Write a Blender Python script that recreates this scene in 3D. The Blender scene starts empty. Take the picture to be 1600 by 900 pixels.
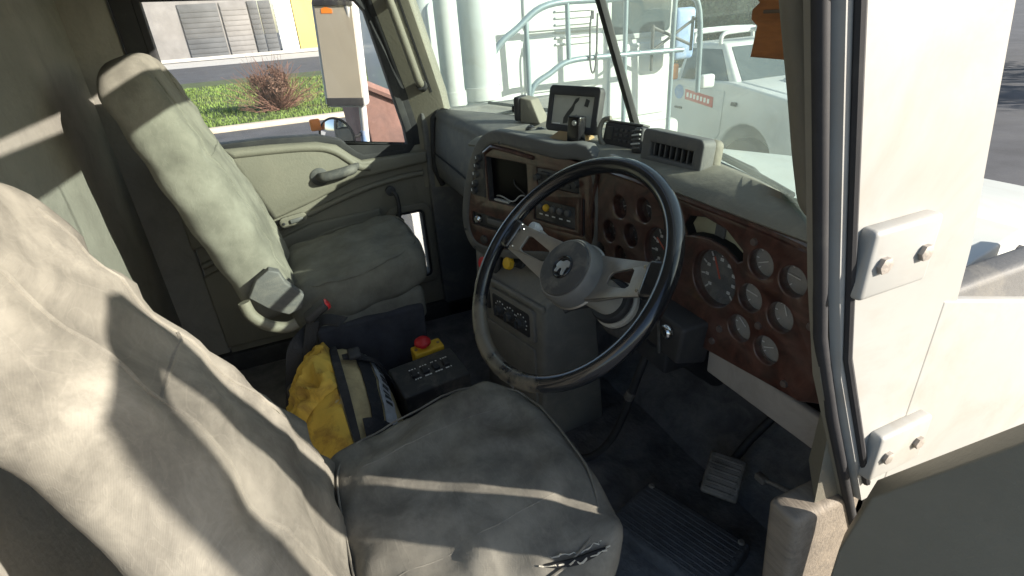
import bpy, bmesh, math, random
from mathutils import Vector as V, Matrix, noise
random.seed(7)
R = math.radians
sc = bpy.context.scene
C = sc.collection

# ------------------------------------------------------------------ camera
CAM = V((1.277, -0.477, 1.261))
_p, _r, _y = R(27), R(4), R(22)
_f = V((-math.cos(_y)*math.cos(_p), math.sin(_y)*math.cos(_p), -math.sin(_p)))
_r0 = _f.cross(V((0, 0, 1))).normalized(); _u0 = _r0.cross(_f)
_R = _r0*math.cos(_r) - _u0*math.sin(_r); _U = _u0*math.cos(_r) + _r0*math.sin(_r)
cd = bpy.data.cameras.new('camera'); cd.sensor_width = 36; cd.lens = 850/1600*36
cd.clip_start = 0.03; cd.clip_end = 600
cam = bpy.data.objects.new('camera', cd); C.objects.link(cam)
cam.matrix_world = Matrix((( _R.x, _U.x, -_f.x, CAM.x), (_R.y, _U.y, -_f.y, CAM.y), (_R.z, _U.z, -_f.z, CAM.z), (0, 0, 0, 1)))
sc.camera = cam

# ------------------------------------------------------------------ sky, sun, exposure
SUN = V((0.60, 0.62, 0.36)).normalized()          # towards the sun
w = bpy.data.worlds.new('World'); sc.world = w; w.use_nodes = True
nt = w.node_tree; nt.nodes.clear()
sk = nt.nodes.new('ShaderNodeTexSky'); sk.sky_type = 'NISHITA'; sk.sun_disc = False
sk.sun_elevation = math.asin(SUN.z); sk.sun_rotation = math.atan2(SUN.x, SUN.y)
bg = nt.nodes.new('ShaderNodeBackground'); bg.inputs[1].default_value = 0.1
wo = nt.nodes.new('ShaderNodeOutputWorld')
nt.links.new(sk.outputs[0], bg.inputs[0]); nt.links.new(bg.outputs[0], wo.inputs[0])
sd = bpy.data.lights.new('sun', 'SUN'); sd.energy = 5.0; sd.angle = R(0.5); sd.color = (1.0, 0.92, 0.81)
so = bpy.data.objects.new('sun', sd); C.objects.link(so)
so.rotation_euler = (-SUN).to_track_quat('-Z', 'Y').to_euler(); so.location = (6, 6, 8)
sc.view_settings.view_transform = 'Standard'; sc.view_settings.look = 'None'
sc.view_settings.exposure = 1.38; sc.view_settings.gamma = 1.0
sc.cycles.max_bounces = 10; sc.cycles.transparent_max_bounces = 16
sc.cycles.use_denoising = True

# ------------------------------------------------------------------ materials
MATS = {}
def mat(name, col, rough=0.6, metal=0.0, var=0.0, vscale=6.0, dirt=None, dirtamt=0.0, dscale=9.0,
        bump=0.0, bscale=60.0, fine=0.0, coat=0.0, spec=0.5, stretch=None, dr=(0.48, 0.72)):
    """Principled surface with blotchy value variation, a dirt layer and a two-scale bump."""
    m = bpy.data.materials.new(name); m.use_nodes = True; MATS[name] = m
    n = m.node_tree.nodes; l = m.node_tree.links; b = n['Principled BSDF']
    b.inputs['Roughness'].default_value = rough; b.inputs['Metallic'].default_value = metal
    b.inputs['Coat Weight'].default_value = coat; b.inputs['Coat Roughness'].default_value = 0.08
    b.inputs['Specular IOR Level'].default_value = spec
    b.inputs['Base Color'].default_value = (*col, 1)
    tc = n.new('ShaderNodeTexCoord'); vec = tc.outputs['Object']
    if stretch:
        mp = n.new('ShaderNodeMapping'); mp.inputs['Scale'].default_value = stretch
        l.new(vec, mp.inputs[0]); vec = mp.outputs[0]
    out = None
    if var or dirt:
        nz = n.new('ShaderNodeTexNoise'); nz.inputs['Scale'].default_value = vscale
        nz.inputs['Detail'].default_value = 8; nz.inputs['Roughness'].default_value = 0.62
        l.new(vec, nz.inputs['Vector'])
        cr = n.new('ShaderNodeValToRGB'); cr.color_ramp.elements[0].position = 0.3; cr.color_ramp.elements[1].position = 0.7
        cr.color_ramp.elements[0].color = (*[max(0, c*(1-var)) for c in col], 1)
        cr.color_ramp.elements[1].color = (*[min(1, c*(1+var)) for c in col], 1)
        l.new(nz.outputs['Fac'], cr.inputs[0]); out = cr.outputs[0]
    if dirt:
        n2 = n.new('ShaderNodeTexNoise'); n2.inputs['Scale'].default_value = dscale
        n2.inputs['Detail'].default_value = 10; n2.inputs['Roughness'].default_value = 0.7; n2.inputs['Distortion'].default_value = 0.6
        l.new(vec, n2.inputs['Vector'])
        r2 = n.new('ShaderNodeMapRange'); r2.inputs[1].default_value = dr[0]; r2.inputs[2].default_value = dr[1]
        r2.inputs[3].default_value = 0; r2.inputs[4].default_value = dirtamt
        l.new(n2.outputs['Fac'], r2.inputs[0])
        mx = n.new('ShaderNodeMixRGB'); mx.inputs[2].default_value = (*dirt, 1)
        l.new(r2.outputs[0], mx.inputs[0]); l.new(out, mx.inputs[1]); out = mx.outputs[0]
        rr = n.new('ShaderNodeMapRange'); rr.inputs[3].default_value = rough; rr.inputs[4].default_value = min(1, rough+0.25)
        l.new(n2.outputs['Fac'], rr.inputs[0]); l.new(rr.outputs[0], b.inputs['Roughness'])
    if out: l.new(out, b.inputs['Base Color'])
    if bump or fine:
        bn = n.new('ShaderNodeTexNoise'); bn.inputs['Scale'].default_value = bscale; bn.inputs['Detail'].default_value = 6
        l.new(vec, bn.inputs['Vector'])
        bp = n.new('ShaderNodeBump'); bp.inputs['Strength'].default_value = bump; bp.inputs['Distance'].default_value = 0.01
        l.new(bn.outputs['Fac'], bp.inputs['Height']); o2 = bp.outputs[0]
        if fine:
            fn = n.new('ShaderNodeTexNoise'); fn.inputs['Scale'].default_value = 700; fn.inputs['Detail'].default_value = 2
            l.new(vec, fn.inputs['Vector'])
            b2 = n.new('ShaderNodeBump'); b2.inputs['Strength'].default_value = fine; b2.inputs['Distance'].default_value = 0.002
            l.new(fn.outputs['Fac'], b2.inputs['Height']); l.new(o2, b2.inputs['Normal']); o2 = b2.outputs[0]
        l.new(o2, b.inputs['Normal'])
    return m

def glass(name, tint, dust, dustcol=(0.8, 0.8, 0.74), dscale=5.0):
    """Thin dusty pane: clear transmission, a weak mirror, and a film of dust that scatters light through."""
    m = bpy.data.materials.new(name); m.use_nodes = True; MATS[name] = m
    n = m.node_tree.nodes; l = m.node_tree.links; n.remove(n['Principled BSDF'])
    t = n.new('ShaderNodeBsdfTransparent'); t.inputs[0].default_value = (*tint, 1)
    g = n.new('ShaderNodeBsdfGlossy'); g.inputs['Roughness'].default_value = 0.03
    lw = n.new('ShaderNodeLayerWeight'); lw.inputs[0].default_value = 0.5
    pw = n.new('ShaderNodeMath'); pw.operation = 'POWER'; pw.inputs[1].default_value = 4; l.new(lw.outputs['Facing'], pw.inputs[0])
    sc2 = n.new('ShaderNodeMath'); sc2.operation = 'MULTIPLY_ADD'; sc2.inputs[1].default_value = 0.45; sc2.inputs[2].default_value = 0.02; l.new(pw.outputs[0], sc2.inputs[0])
    m1 = n.new('ShaderNodeMixShader'); l.new(sc2.outputs[0], m1.inputs[0]); l.new(t.outputs[0], m1.inputs[1]); l.new(g.outputs[0], m1.inputs[2])
    tl = n.new('ShaderNodeBsdfTranslucent'); tl.inputs[0].default_value = (*dustcol, 1)
    df = n.new('ShaderNodeBsdfDiffuse'); df.inputs[0].default_value = (*dustcol, 1)
    ms = n.new('ShaderNodeMixShader'); ms.inputs[0].default_value = 0.4; l.new(tl.outputs[0], ms.inputs[1]); l.new(df.outputs[0], ms.inputs[2])
    tc = n.new('ShaderNodeTexCoord'); nz = n.new('ShaderNodeTexNoise'); nz.inputs['Scale'].default_value = dscale
    nz.inputs['Detail'].default_value = 8; nz.inputs['Roughness'].default_value = 0.65; l.new(tc.outputs['Object'], nz.inputs['Vector'])
    mr = n.new('ShaderNodeMapRange'); mr.inputs[1].default_value = 0.3; mr.inputs[2].default_value = 0.75
    mr.inputs[3].default_value = dust*0.6; mr.inputs[4].default_value = dust*1.5; l.new(nz.outputs['Fac'], mr.inputs[0])
    m2 = n.new('ShaderNodeMixShader'); l.new(mr.outputs[0], m2.inputs[0]); l.new(m1.outputs[0], m2.inputs[1]); l.new(ms.outputs[0], m2.inputs[2])
    l.new(m2.outputs[0], n['Material Output'].inputs[0])
    return m

def burl(name):
    m = mat(name, (0.075, 0.022, 0.014), 0.28, coat=0.6)
    n = m.node_tree.nodes; l = m.node_tree.links; b = n['Principled BSDF']
    tc = n.new('ShaderNodeTexCoord')
    nz = n.new('ShaderNodeTexNoise'); nz.inputs['Scale'].default_value = 14; nz.inputs['Detail'].default_value = 9
    nz.inputs['Roughness'].default_value = 0.6; nz.inputs['Distortion'].default_value = 2.2
    l.new(tc.outputs['Object'], nz.inputs['Vector'])
    cr = n.new('ShaderNodeValToRGB'); e = cr.color_ramp.elements
    e[0].position = 0.3; e[0].color = (0.018, 0.006, 0.005, 1); e[1].position = 0.75; e[1].color = (0.115, 0.05, 0.037, 1)
    x = e.new(0.52); x.color = (0.065, 0.025, 0.018, 1)
    l.new(nz.outputs['Fac'], cr.inputs[0])
    n2 = n.new('ShaderNodeTexNoise'); n2.inputs['Scale'].default_value = 22; n2.inputs['Detail'].default_value = 10; n2.inputs['Roughness'].default_value = 0.7
    l.new(tc.outputs['Object'], n2.inputs['Vector'])
    mr = n.new('ShaderNodeMapRange'); mr.inputs[1].default_value = 0.4; mr.inputs[2].default_value = 0.78; mr.inputs[4].default_value = 0.3
    l.new(n2.outputs['Fac'], mr.inputs[0])
    mx = n.new('ShaderNodeMixRGB'); mx.inputs[2].default_value = (0.12, 0.098, 0.08, 1)
    l.new(mr.outputs[0], mx.inputs[0]); l.new(cr.outputs[0], mx.inputs[1]); l.new(mx.outputs[0], b.inputs['Base Color'])
    r2 = n.new('ShaderNodeMapRange'); r2.inputs[3].default_value = 0.2; r2.inputs[4].default_value = 0.6
    l.new(n2.outputs['Fac'], r2.inputs[0]); l.new(r2.outputs[0], b.inputs['Roughness'])
    return m

def canvas(name, col, dirt, amt=0.55):
    """Woven seat cover: weave, creases, dust marks and dark grime."""
    m = mat(name, col, 0.92, var=0.3, vscale=9, dirt=dirt, dirtamt=amt, dscale=6.5, dr=(0.44, 0.63), bump=0.12, bscale=30, spec=0.15)
    n = m.node_tree.nodes; l = m.node_tree.links; b = n['Principled BSDF']
    tc = n.new('ShaderNodeTexCoord')
    prev = b.inputs['Normal'].links[0].from_socket
    for ax, rot in (('X', 0.35), ('Y', 0.35)):
        mp = n.new('ShaderNodeMapping'); mp.inputs['Rotation'].default_value = (0.3, 0.2, rot)
        l.new(tc.outputs['Object'], mp.inputs[0])
        wv = n.new('ShaderNodeTexWave'); wv.bands_direction = ax; wv.inputs['Scale'].default_value = 130; wv.inputs['Distortion'].default_value = 0.6
        l.new(mp.outputs[0], wv.inputs['Vector'])
        bp = n.new('ShaderNodeBump'); bp.inputs['Strength'].default_value = 0.04; bp.inputs['Distance'].default_value = 0.0015
        l.new(wv.outputs['Fac'], bp.inputs['Height']); l.new(prev, bp.inputs['Normal']); prev = bp.outputs[0]
    rg = n.new('ShaderNodeTexNoise'); rg.noise_type = 'RIDGED_MULTIFRACTAL'; rg.inputs['Scale'].default_value = 6.5; rg.inputs['Detail'].default_value = 4; rg.inputs['Distortion'].default_value = 0.8
    mg = n.new('ShaderNodeMapping'); mg.inputs['Rotation'].default_value = (0.2, 0.5, 0.6); mg.inputs['Scale'].default_value = (1, 2.1, 1.4)
    l.new(tc.outputs['Object'], mg.inputs[0]); l.new(mg.outputs[0], rg.inputs['Vector'])
    bp = n.new('ShaderNodeBump'); bp.inputs['Strength'].default_value = 0.35; bp.inputs['Distance'].default_value = 0.008
    l.new(rg.outputs['Fac'], bp.inputs['Height']); l.new(prev, bp.inputs['Normal']); prev = bp.outputs[0]
    # long thin creases that carry pale dust
    mp = n.new('ShaderNodeMapping'); mp.inputs['Rotation'].default_value = (0, 0, 0.7); mp.inputs['Scale'].default_value = (2.2, 9, 5)
    l.new(tc.outputs['Object'], mp.inputs[0])
    cn = n.new('ShaderNodeTexNoise'); cn.inputs['Scale'].default_value = 3; cn.inputs['Detail'].default_value = 2; cn.inputs['Distortion'].default_value = 1.2
    l.new(mp.outputs[0], cn.inputs['Vector'])
    pk = n.new('ShaderNodeValToRGB'); e = pk.color_ramp.elements
    e[0].position = 0.485; e[0].color = (0, 0, 0, 1); e[1].position = 0.53; e[1].color = (0, 0, 0, 1); x = e.new(0.505); x.color = (1, 1, 1, 1)
    l.new(cn.outputs['Fac'], pk.inputs[0])
    bp = n.new('ShaderNodeBump'); bp.inputs['Strength'].default_value = 0.06; bp.inputs['Distance'].default_value = 0.004
    l.new(pk.outputs[0], bp.inputs['Height']); l.new(prev, bp.inputs['Normal']); l.new(bp.outputs[0], b.inputs['Normal'])
    src = b.inputs['Base Color'].links[0].from_socket
    fm = n.new('ShaderNodeMath'); fm.operation = 'MULTIPLY'; fm.inputs[1].default_value = 0.08; l.new(pk.outputs[0], fm.inputs[0])
    mx = n.new('ShaderNodeMixRGB'); mx.inputs[2].default_value = (*[min(1, c*1.7) for c in col], 1)
    l.new(fm.outputs[0], mx.inputs[0]); l.new(src, mx.inputs[1]); l.new(mx.outputs[0], b.inputs['Base Color'])
    return m

DUST = (0.34, 0.31, 0.25)
canvas('canvas', (0.205, 0.192, 0.162), (0.085, 0.08, 0.07), 0.6)
canvas('canvas_olive', (0.175, 0.168, 0.14), (0.12, 0.117, 0.098), 0.4)
mat('dash_vinyl', (0.17, 0.16, 0.13), 0.6, var=0.1, vscale=5, dirt=DUST, dirtamt=0.45, dscale=11, bump=0.08, bscale=120, fine=0.25)
mat('dash_grey', (0.10, 0.1, 0.098), 0.55, var=0.1, vscale=5, dirt=DUST, dirtamt=0.3, dscale=11, bump=0.08, bscale=120, fine=0.25)
mat('door_vinyl', (0.155, 0.145, 0.113), 0.55, var=0.08, vscale=4, dirt=(0.2, 0.18, 0.14), dirtamt=0.5, dscale=8, bump=0.1, bscale=110, fine=0.2)
mat('pale_panel', (0.3, 0.275, 0.25), 0.6, var=0.1, vscale=6, dirt=(0.16, 0.14, 0.12), dirtamt=0.5, dscale=10, fine=0.15)
mat('pedestal', (0.19, 0.18, 0.16), 0.6, var=0.1, vscale=5, dirt=DUST, dirtamt=0.4, dscale=10, bump=0.06, bscale=100, fine=0.25)
mat('black_plastic', (0.03, 0.03, 0.033), 0.45, var=0.2, vscale=9, dirt=(0.13, 0.12, 0.1), dirtamt=0.25, dscale=14, fine=0.15)
mat('black_gloss', (0.012, 0.012, 0.014), 0.12, dirt=(0.1, 0.09, 0.08), dirtamt=0.2, var=0.2, dscale=12)
mat('dark_plastic', (0.045, 0.045, 0.046), 0.5, var=0.15, vscale=9, dirt=DUST, dirtamt=0.3, dscale=16, fine=0.15)
mat('handle_grey', (0.06, 0.06, 0.058), 0.55, var=0.15, dirt=DUST, dirtamt=0.3, dscale=16)
mat('cavity', (0.006, 0.006, 0.007), 0.8)
mat('dark_screen', (0.003, 0.003, 0.004), 0.35, spec=0.12)
mat('floor_rubber', (0.135, 0.132, 0.136), 0.7, var=0.4, vscale=9, dirt=(0.22, 0.21, 0.2), dirtamt=0.8, dscale=9, dr=(0.45, 0.62), bump=0.5, bscale=45)
mat('mat_rubber', (0.13, 0.128, 0.134), 0.7, var=0.3, vscale=9, dirt=(0.13, 0.12, 0.11), dirtamt=0.5, dscale=9, bump=0.5, bscale=70)
mat('carpet', (0.045, 0.046, 0.056), 0.95, var=0.3, vscale=12, dirt=(0.07, 0.065, 0.06), dirtamt=0.5, dscale=9, bump=0.25, bscale=260)
mat('metal', (0.42, 0.4, 0.375), 0.42, metal=1.0, var=0.12, vscale=8, dirt=(0.33, 0.3, 0.26), dirtamt=0.5, dscale=10, stretch=(1, 1, 1))
mat('chrome', (0.75, 0.75, 0.74), 0.18, metal=1.0)
mat('column_paint', (0.45, 0.425, 0.37), 0.45, var=0.08, vscale=8, dirt=(0.2, 0.18, 0.15), dirtamt=0.5, dscale=14)
mat('hub_grey', (0.2, 0.195, 0.185), 0.45, metal=0.3, var=0.1, dirt=DUST, dirtamt=0.3)
mat('horn_grey', (0.055, 0.053, 0.052), 0.6, var=0.15, vscale=14, dirt=DUST, dirtamt=0.3, dscale=22, fine=0.3)
mat('emblem_silver', (0.45, 0.45, 0.44), 0.4, metal=0.6)
mat('seal_rubber', (0.015, 0.015, 0.017), 0.6, var=0.2, dirt=(0.1, 0.1, 0.09), dirtamt=0.25)
mat('dial_face', (0.30, 0.295, 0.28), 0.6, var=0.12, vscale=16, dirt=(0.3, 0.28, 0.25), dirtamt=0.5, dscale=25)
mat('dial_mid', (0.10, 0.10, 0.10), 0.45, var=0.2, vscale=20, dirt=(0.28, 0.26, 0.22), dirtamt=0.6, dscale=20)
mat('dial_dark', (0.03, 0.03, 0.032), 0.5, var=0.2, dirt=(0.2, 0.19, 0.17), dirtamt=0.4, dscale=22)
mat('dark_screw', (0.16, 0.13, 0.12), 0.45, metal=0.5)
mat('mark_white', (0.75, 0.75, 0.72), 0.6)
mat('needle', (0.6, 0.09, 0.04), 0.5)
mat('red_plastic', (0.62, 0.03, 0.035), 0.35, var=0.1)
mat('yellow_plastic', (0.72, 0.44, 0.03), 0.4, var=0.1, dirt=(0.3, 0.2, 0.06), dirtamt=0.5)
mat('lcd', (0.42, 0.42, 0.37), 0.25, var=0.15, vscale=10)
mat('lcd_ink', (0.05, 0.052, 0.05), 0.3)
mat('ochre', (0.3, 0.2, 0.09), 0.6)
mat('display_lens', (0.36, 0.35, 0.24), 0.3, var=0.15, vscale=18, dirt=(0.2, 0.19, 0.15), dirtamt=0.5, dscale=25)
mat('bag_yellow', (0.66, 0.44, 0.07), 0.7, var=0.12, vscale=10, dirt=(0.2, 0.085, 0.03), dirtamt=0.9, dscale=11, bump=0.4, bscale=30)
mat('bag_tan', (0.46, 0.37, 0.2), 0.8, var=0.15, vscale=10, dirt=(0.12, 0.09, 0.05), dirtamt=0.5, dscale=9, bump=0.3, bscale=50)
mat('bag_black', (0.02, 0.02, 0.024), 0.75, var=0.3, dirt=(0.1, 0.1, 0.1), dirtamt=0.4, dscale=14, bump=0.3, bscale=60)
mat('bag_silver', (0.5, 0.51, 0.54), 0.5, var=0.2, dirt=(0.15, 0.12, 0.1), dirtamt=0.5, dscale=16)
mat('pink_tag', (0.6, 0.25, 0.25), 0.6)
mat('webbing', (0.03, 0.03, 0.033), 0.8, bump=0.3, bscale=300)
mat('foam', (0.45, 0.42, 0.35), 0.9, bump=0.6, bscale=90)
mat('worn_metal', (0.32, 0.29, 0.26), 0.55, metal=0.4, var=0.3, dirt=(0.05, 0.045, 0.04), dirtamt=0.7, dscale=18, bump=0.3, bscale=60)
mat('sill_trim', (0.17, 0.145, 0.115), 0.6, var=0.2, vscale=9, dirt=(0.08, 0.07, 0.06), dirtamt=0.7, dscale=12, stretch=(1, 6, 6), bump=0.2, bscale=40)
mat('ornament_wood', (0.27, 0.10, 0.025), 0.5, var=0.35, vscale=14, stretch=(1, 1, 4), bump=0.2, bscale=40)
mat('headliner', (0.4, 0.38, 0.33), 0.95, fine=0.3)
mat('rear_vinyl', (0.2, 0.19, 0.165), 0.8, var=0.12, dirt=(0.1, 0.09, 0.08), dirtamt=0.4, bump=0.2, bscale=80)
burl('burl')
glass('windscreen_glass', (0.85, 0.925, 0.895), 0.045, dustcol=(0.72, 0.82, 0.78), dscale=4)
glass('side_glass', (0.98, 0.985, 0.985), 0.006)
glass('lens_glass', (0.97, 0.97, 0.97), 0.07, dustcol=(0.6, 0.58, 0.54), dscale=30)
glass('kerb_glass', (0.95, 0.95, 0.95), 0.12)
mat('white_paint', (0.52, 0.53, 0.52), 0.35, var=0.04, vscale=2, dirt=(0.5, 0.46, 0.4), dirtamt=0.35, dscale=3, coat=0.3)
mat('bonnet_paint', (0.36, 0.38, 0.36), 0.4, var=0.05, vscale=2, dirt=(0.3, 0.28, 0.24), dirtamt=0.5, dscale=3)
mat('body_paint', (0.3, 0.3, 0.285), 0.4, var=0.08, vscale=4, dirt=(0.25, 0.22, 0.18), dirtamt=0.6, dscale=6)
mat('cream_paint', (0.62, 0.58, 0.48), 0.5, var=0.08, vscale=2, dirt=(0.3, 0.26, 0.2), dirtamt=0.4, dscale=3)
mat('grey_pale', (0.36, 0.38, 0.38), 0.5, var=0.1, vscale=3, dirt=(0.28, 0.25, 0.2), dirtamt=0.5, dscale=5)
mat('grey_steel', (0.42, 0.43, 0.42), 0.5, var=0.1, vscale=3, dirt=(0.25, 0.22, 0.18), dirtamt=0.4, dscale=6)
mat('bar_steel', (0.2, 0.25, 0.28), 0.35, metal=0.3, var=0.1)
mat('rust', (0.2, 0.115, 0.095), 0.85, var=0.3, vscale=4, dirt=(0.11, 0.075, 0.07), dirtamt=0.8, dscale=4, bump=0.3, bscale=18)
mat('asphalt', (0.06, 0.062, 0.068), 0.9, var=0.25, vscale=1.2, dirt=(0.1, 0.1, 0.1), dirtamt=0.5, dscale=0.6, bump=0.5, bscale=40)
mat('concrete', (0.46, 0.45, 0.42), 0.85, var=0.1, vscale=1.5, dirt=(0.3, 0.28, 0.25), dirtamt=0.4, dscale=1.2, bump=0.3, bscale=30)
mat('kerb_stone', (0.5, 0.44, 0.35), 0.9, var=0.15, vscale=2, dirt=(0.3, 0.2, 0.12), dirtamt=0.5, dscale=2)
mat('soil', (0.06, 0.08, 0.025), 0.95, var=0.3, vscale=2)
mat('grass_blade', (0.12, 0.19, 0.035), 0.7, var=0.45, vscale=0.8, dirt=(0.16, 0.15, 0.06), dirtamt=0.6, dscale=0.7)
mat('twig', (0.16, 0.085, 0.06), 0.9)
mat('leaf_rust', (0.2, 0.125, 0.09), 0.8, var=0.35, vscale=6)
mat('leaf_dark', (0.035, 0.06, 0.022), 0.7, var=0.4, vscale=3)
mat('bark', (0.11, 0.085, 0.06), 0.9, var=0.2)
mat('wall_grey', (0.19, 0.185, 0.18), 0.9, var=0.2, vscale=0.7)
mat('wall_dark', (0.09, 0.095, 0.1), 0.8, var=0.2, vscale=0.7)
mat('door_white', (0.6, 0.62, 0.6), 0.7, var=0.05)
mat('wall_yellow', (0.68, 0.53, 0.16), 0.8, var=0.06)
mat('blue_paint', (0.2, 0.3, 0.5), 0.5, var=0.2, dirt=(0.5, 0.5, 0.48), dirtamt=0.6)
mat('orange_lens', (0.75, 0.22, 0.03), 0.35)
mat('tyre', (0.02, 0.02, 0.02), 0.85)
mat('ute_glass', (0.05, 0.065, 0.07), 0.08)
mat('sign_red', (0.45, 0.08, 0.06), 0.6)
mat('yellow_machine', (0.65, 0.42, 0.03), 0.5, var=0.15)
mirror = mat('mirror_glass', (0.8, 0.8, 0.8), 0.02, metal=1.0)

# ------------------------------------------------------------------ helpers
def tag(o, label=None, cat=None, group=None, kind=None):
    for k, v in (('label', label), ('category', cat), ('group', group), ('kind', kind)):
        if v: o[k] = v
    return o
def thing(name, loc, label, cat, group=None):
    o = bpy.data.objects.new(name, None); C.objects.link(o); o.location = loc; o.empty_display_size = 0.05
    return tag(o, label, cat, group)
def wm(o):
    m = Matrix.Translation(o.location)
    while o.parent: o = o.parent; m = Matrix.Translation(o.location) @ m
    return m
def obj(name, me, material, parent=None, smooth=True, angle=40):
    """Link mesh data given in world coordinates, recentred under its parent."""
    o = bpy.data.objects.new(name, me); C.objects.link(o)
    me.materials.clear(); me.materials.append(MATS[material] if isinstance(material, str) else material)
    if parent is not None:
        root = parent
        while root.parent: root = root.parent
        o.parent = parent
        if parent is root: o.location = -root.location
    if smooth:
        for p in me.polygons: p.use_smooth = True
        try: me.set_sharp_from_angle(angle=R(angle))
        except Exception: pass
    return o
def mesh(verts, faces, name='m'):
    me = bpy.data.meshes.new(name); me.from_pydata([tuple(v) for v in verts], [], faces); me.validate(); me.update()
    bm = bmesh.new(); bm.from_mesh(me); bmesh.ops.recalc_face_normals(bm, faces=bm.faces); bm.to_mesh(me); bm.free()
    return me
def join(*parts):
    bm = bmesh.new()
    for p in parts: bm.from_mesh(p)
    me = bpy.data.meshes.new('m'); bm.to_mesh(me); bm.free()
    for p in parts: bpy.data.meshes.remove(p)
    return me
def xf(me, M):
    me.transform(M); return me
def frame(o, u, v):
    u = V(u).normalized(); w_ = u.cross(V(v)).normalized(); v = w_.cross(u)
    return Matrix(((u.x, v.x, w_.x, o[0]), (u.y, v.y, w_.y, o[1]), (u.z, v.z, w_.z, o[2]), (0, 0, 0, 1)))
def rbox(c, size, r=0.01, n=3, M=None, fn=None, grid=(1, 1, 1)):
    """Box with rounded edges; grid gives extra cuts per axis for fn (a vertex deform in box space)."""
    hx, hy, hz = [s/2 for s in size]; r = min(r, hx*0.999, hy*0.999, hz*0.999)
    def axis(h, g):
        if r <= 0: return [(-h + 2*h*i/g) for i in range(g+1)]
        a = [-h + r*(1-math.cos(math.pi/2*i/n)) for i in range(n)]
        inner = [(-h+r) + (2*h-2*r)*i/g for i in range(g+1)]
        return a + inner + [-q for q in reversed(a)]
    ax = [axis(h, g) for h, g in zip((hx, hy, hz), grid)]
    idx = {}; vs = []; fs = []
    def vid(p):
        k = tuple(round(q, 6) for q in p)
        if k not in idx:
            q = V([max(-h+r, min(h-r, c_)) for c_, h in zip(p, (hx, hy, hz))]); d = V(p)-q
            pp = q + d.normalized()*r if d.length > 1e-9 else V(p)
            idx[k] = len(vs); vs.append(pp)
        return idx[k]
    for a in range(3):
        b_, c_ = (a+1) % 3, (a+2) % 3
        for s in (0, -1):
            for i in range(len(ax[b_])-1):
                for j in range(len(ax[c_])-1):
                    q = []
                    for di, dj in ((0, 0), (1, 0), (1, 1), (0, 1)):
                        p = [0, 0, 0]; p[a] = ax[a][s]; p[b_] = ax[b_][i+di]; p[c_] = ax[c_][j+dj]; q.append(vid(p))
                    if s == 0: q.reverse()
                    if len(set(q)) > 2: fs.append(list(dict.fromkeys(q)))
    if fn: vs = [V(fn(v)) for v in vs]
    vs = [v + V(c) for v in vs] if M is None else [M @ (v + V(c)) for v in vs]
    return mesh(vs, fs)
def tube(path, r, seg=10, closed=False, cap=True, flat=None):
    """Tube along a 3D polyline; r a number or list; flat=(rx, ry, up) makes a strap section."""
    P = [V(p) for p in path]; n = len(P); vs = []; fs = []; prev = None
    for i, p in enumerate(P):
        if closed: t = (P[(i+1) % n] - P[i-1]).normalized()
        else: t = (P[min(i+1, n-1)] - P[max(i-1, 0)]).normalized()
        if flat: a = V(flat[2]) - t*t.dot(V(flat[2])); a.normalize()
        elif prev is None:
            a = t.orthogonal().normalized()
        else:
            a = prev - t*t.dot(prev); a.normalize()
        prev = a; b = t.cross(a)
        rr = r[i] if isinstance(r, (list, tuple)) else r
        for k in range(seg):
            th = 2*math.pi*k/seg
            if flat:
                ca, sa = math.cos(th), math.sin(th); e = 0.4
                vs.append(p + a*flat[1]*math.copysign(abs(ca)**e, ca) + b*flat[0]*math.copysign(abs(sa)**e, sa))
            else: vs.append(p + (a*math.cos(th) + b*math.sin(th))*rr)
    m = n if closed else n-1
    for i in range(m):
        for k in range(seg):
            fs.append([i*seg+k, i*seg+(k+1) % seg, ((i+1) % n)*seg+(k+1) % seg, ((i+1) % n)*seg+k])
    if cap and not closed:
        fs.append(list(range(seg))[::-1]); fs.append([(n-1)*seg+k for k in range(seg)])
    return mesh(vs, fs)
def smoothpath(pts, n=8, closed=False):
    P = [V(p) for p in pts]; out = []; m = len(P)
    for i in range(m if closed else m-1):
        g = lambda j: P[j % m] if closed else P[max(0, min(m-1, j))]
        p0, p1, p2, p3 = g(i-1), g(i), g(i+1), g(i+2)
        for k in range(n):
            t = k/n
            out.append(0.5*((2*p1) + (p2-p0)*t + (2*p0-5*p1+4*p2-p3)*t*t + (3*p1-p0-3*p2+p3)*t**3))
    if not closed: out.append(P[-1])
    return out
def lathe(prof, seg=32, M=None, close=True):
    """Spin (r, h) profile about local z."""
    vs = []; fs = []; n = len(prof)
    for k in range(seg):
        a = 2*math.pi*k/seg
        for r, h in prof: vs.append(V((r*math.cos(a), r*math.sin(a), h)))
    for k in range(seg):
        for i in range(n-1):
            fs.append([k*n+i, ((k+1) % seg)*n+i, ((k+1) % seg)*n+i+1, k*n+i+1])
    if M is not None: vs = [M @ v for v in vs]
    me = mesh(vs, fs)
    bm = bmesh.new(); bm.from_mesh(me); bmesh.ops.remove_doubles(bm, verts=bm.verts, dist=1e-6)
    if close: bmesh.ops.holes_fill(bm, edges=bm.edges)
    bmesh.ops.recalc_face_normals(bm, faces=bm.faces); bm.to_mesh(me); bm.free()
    return me
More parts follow.
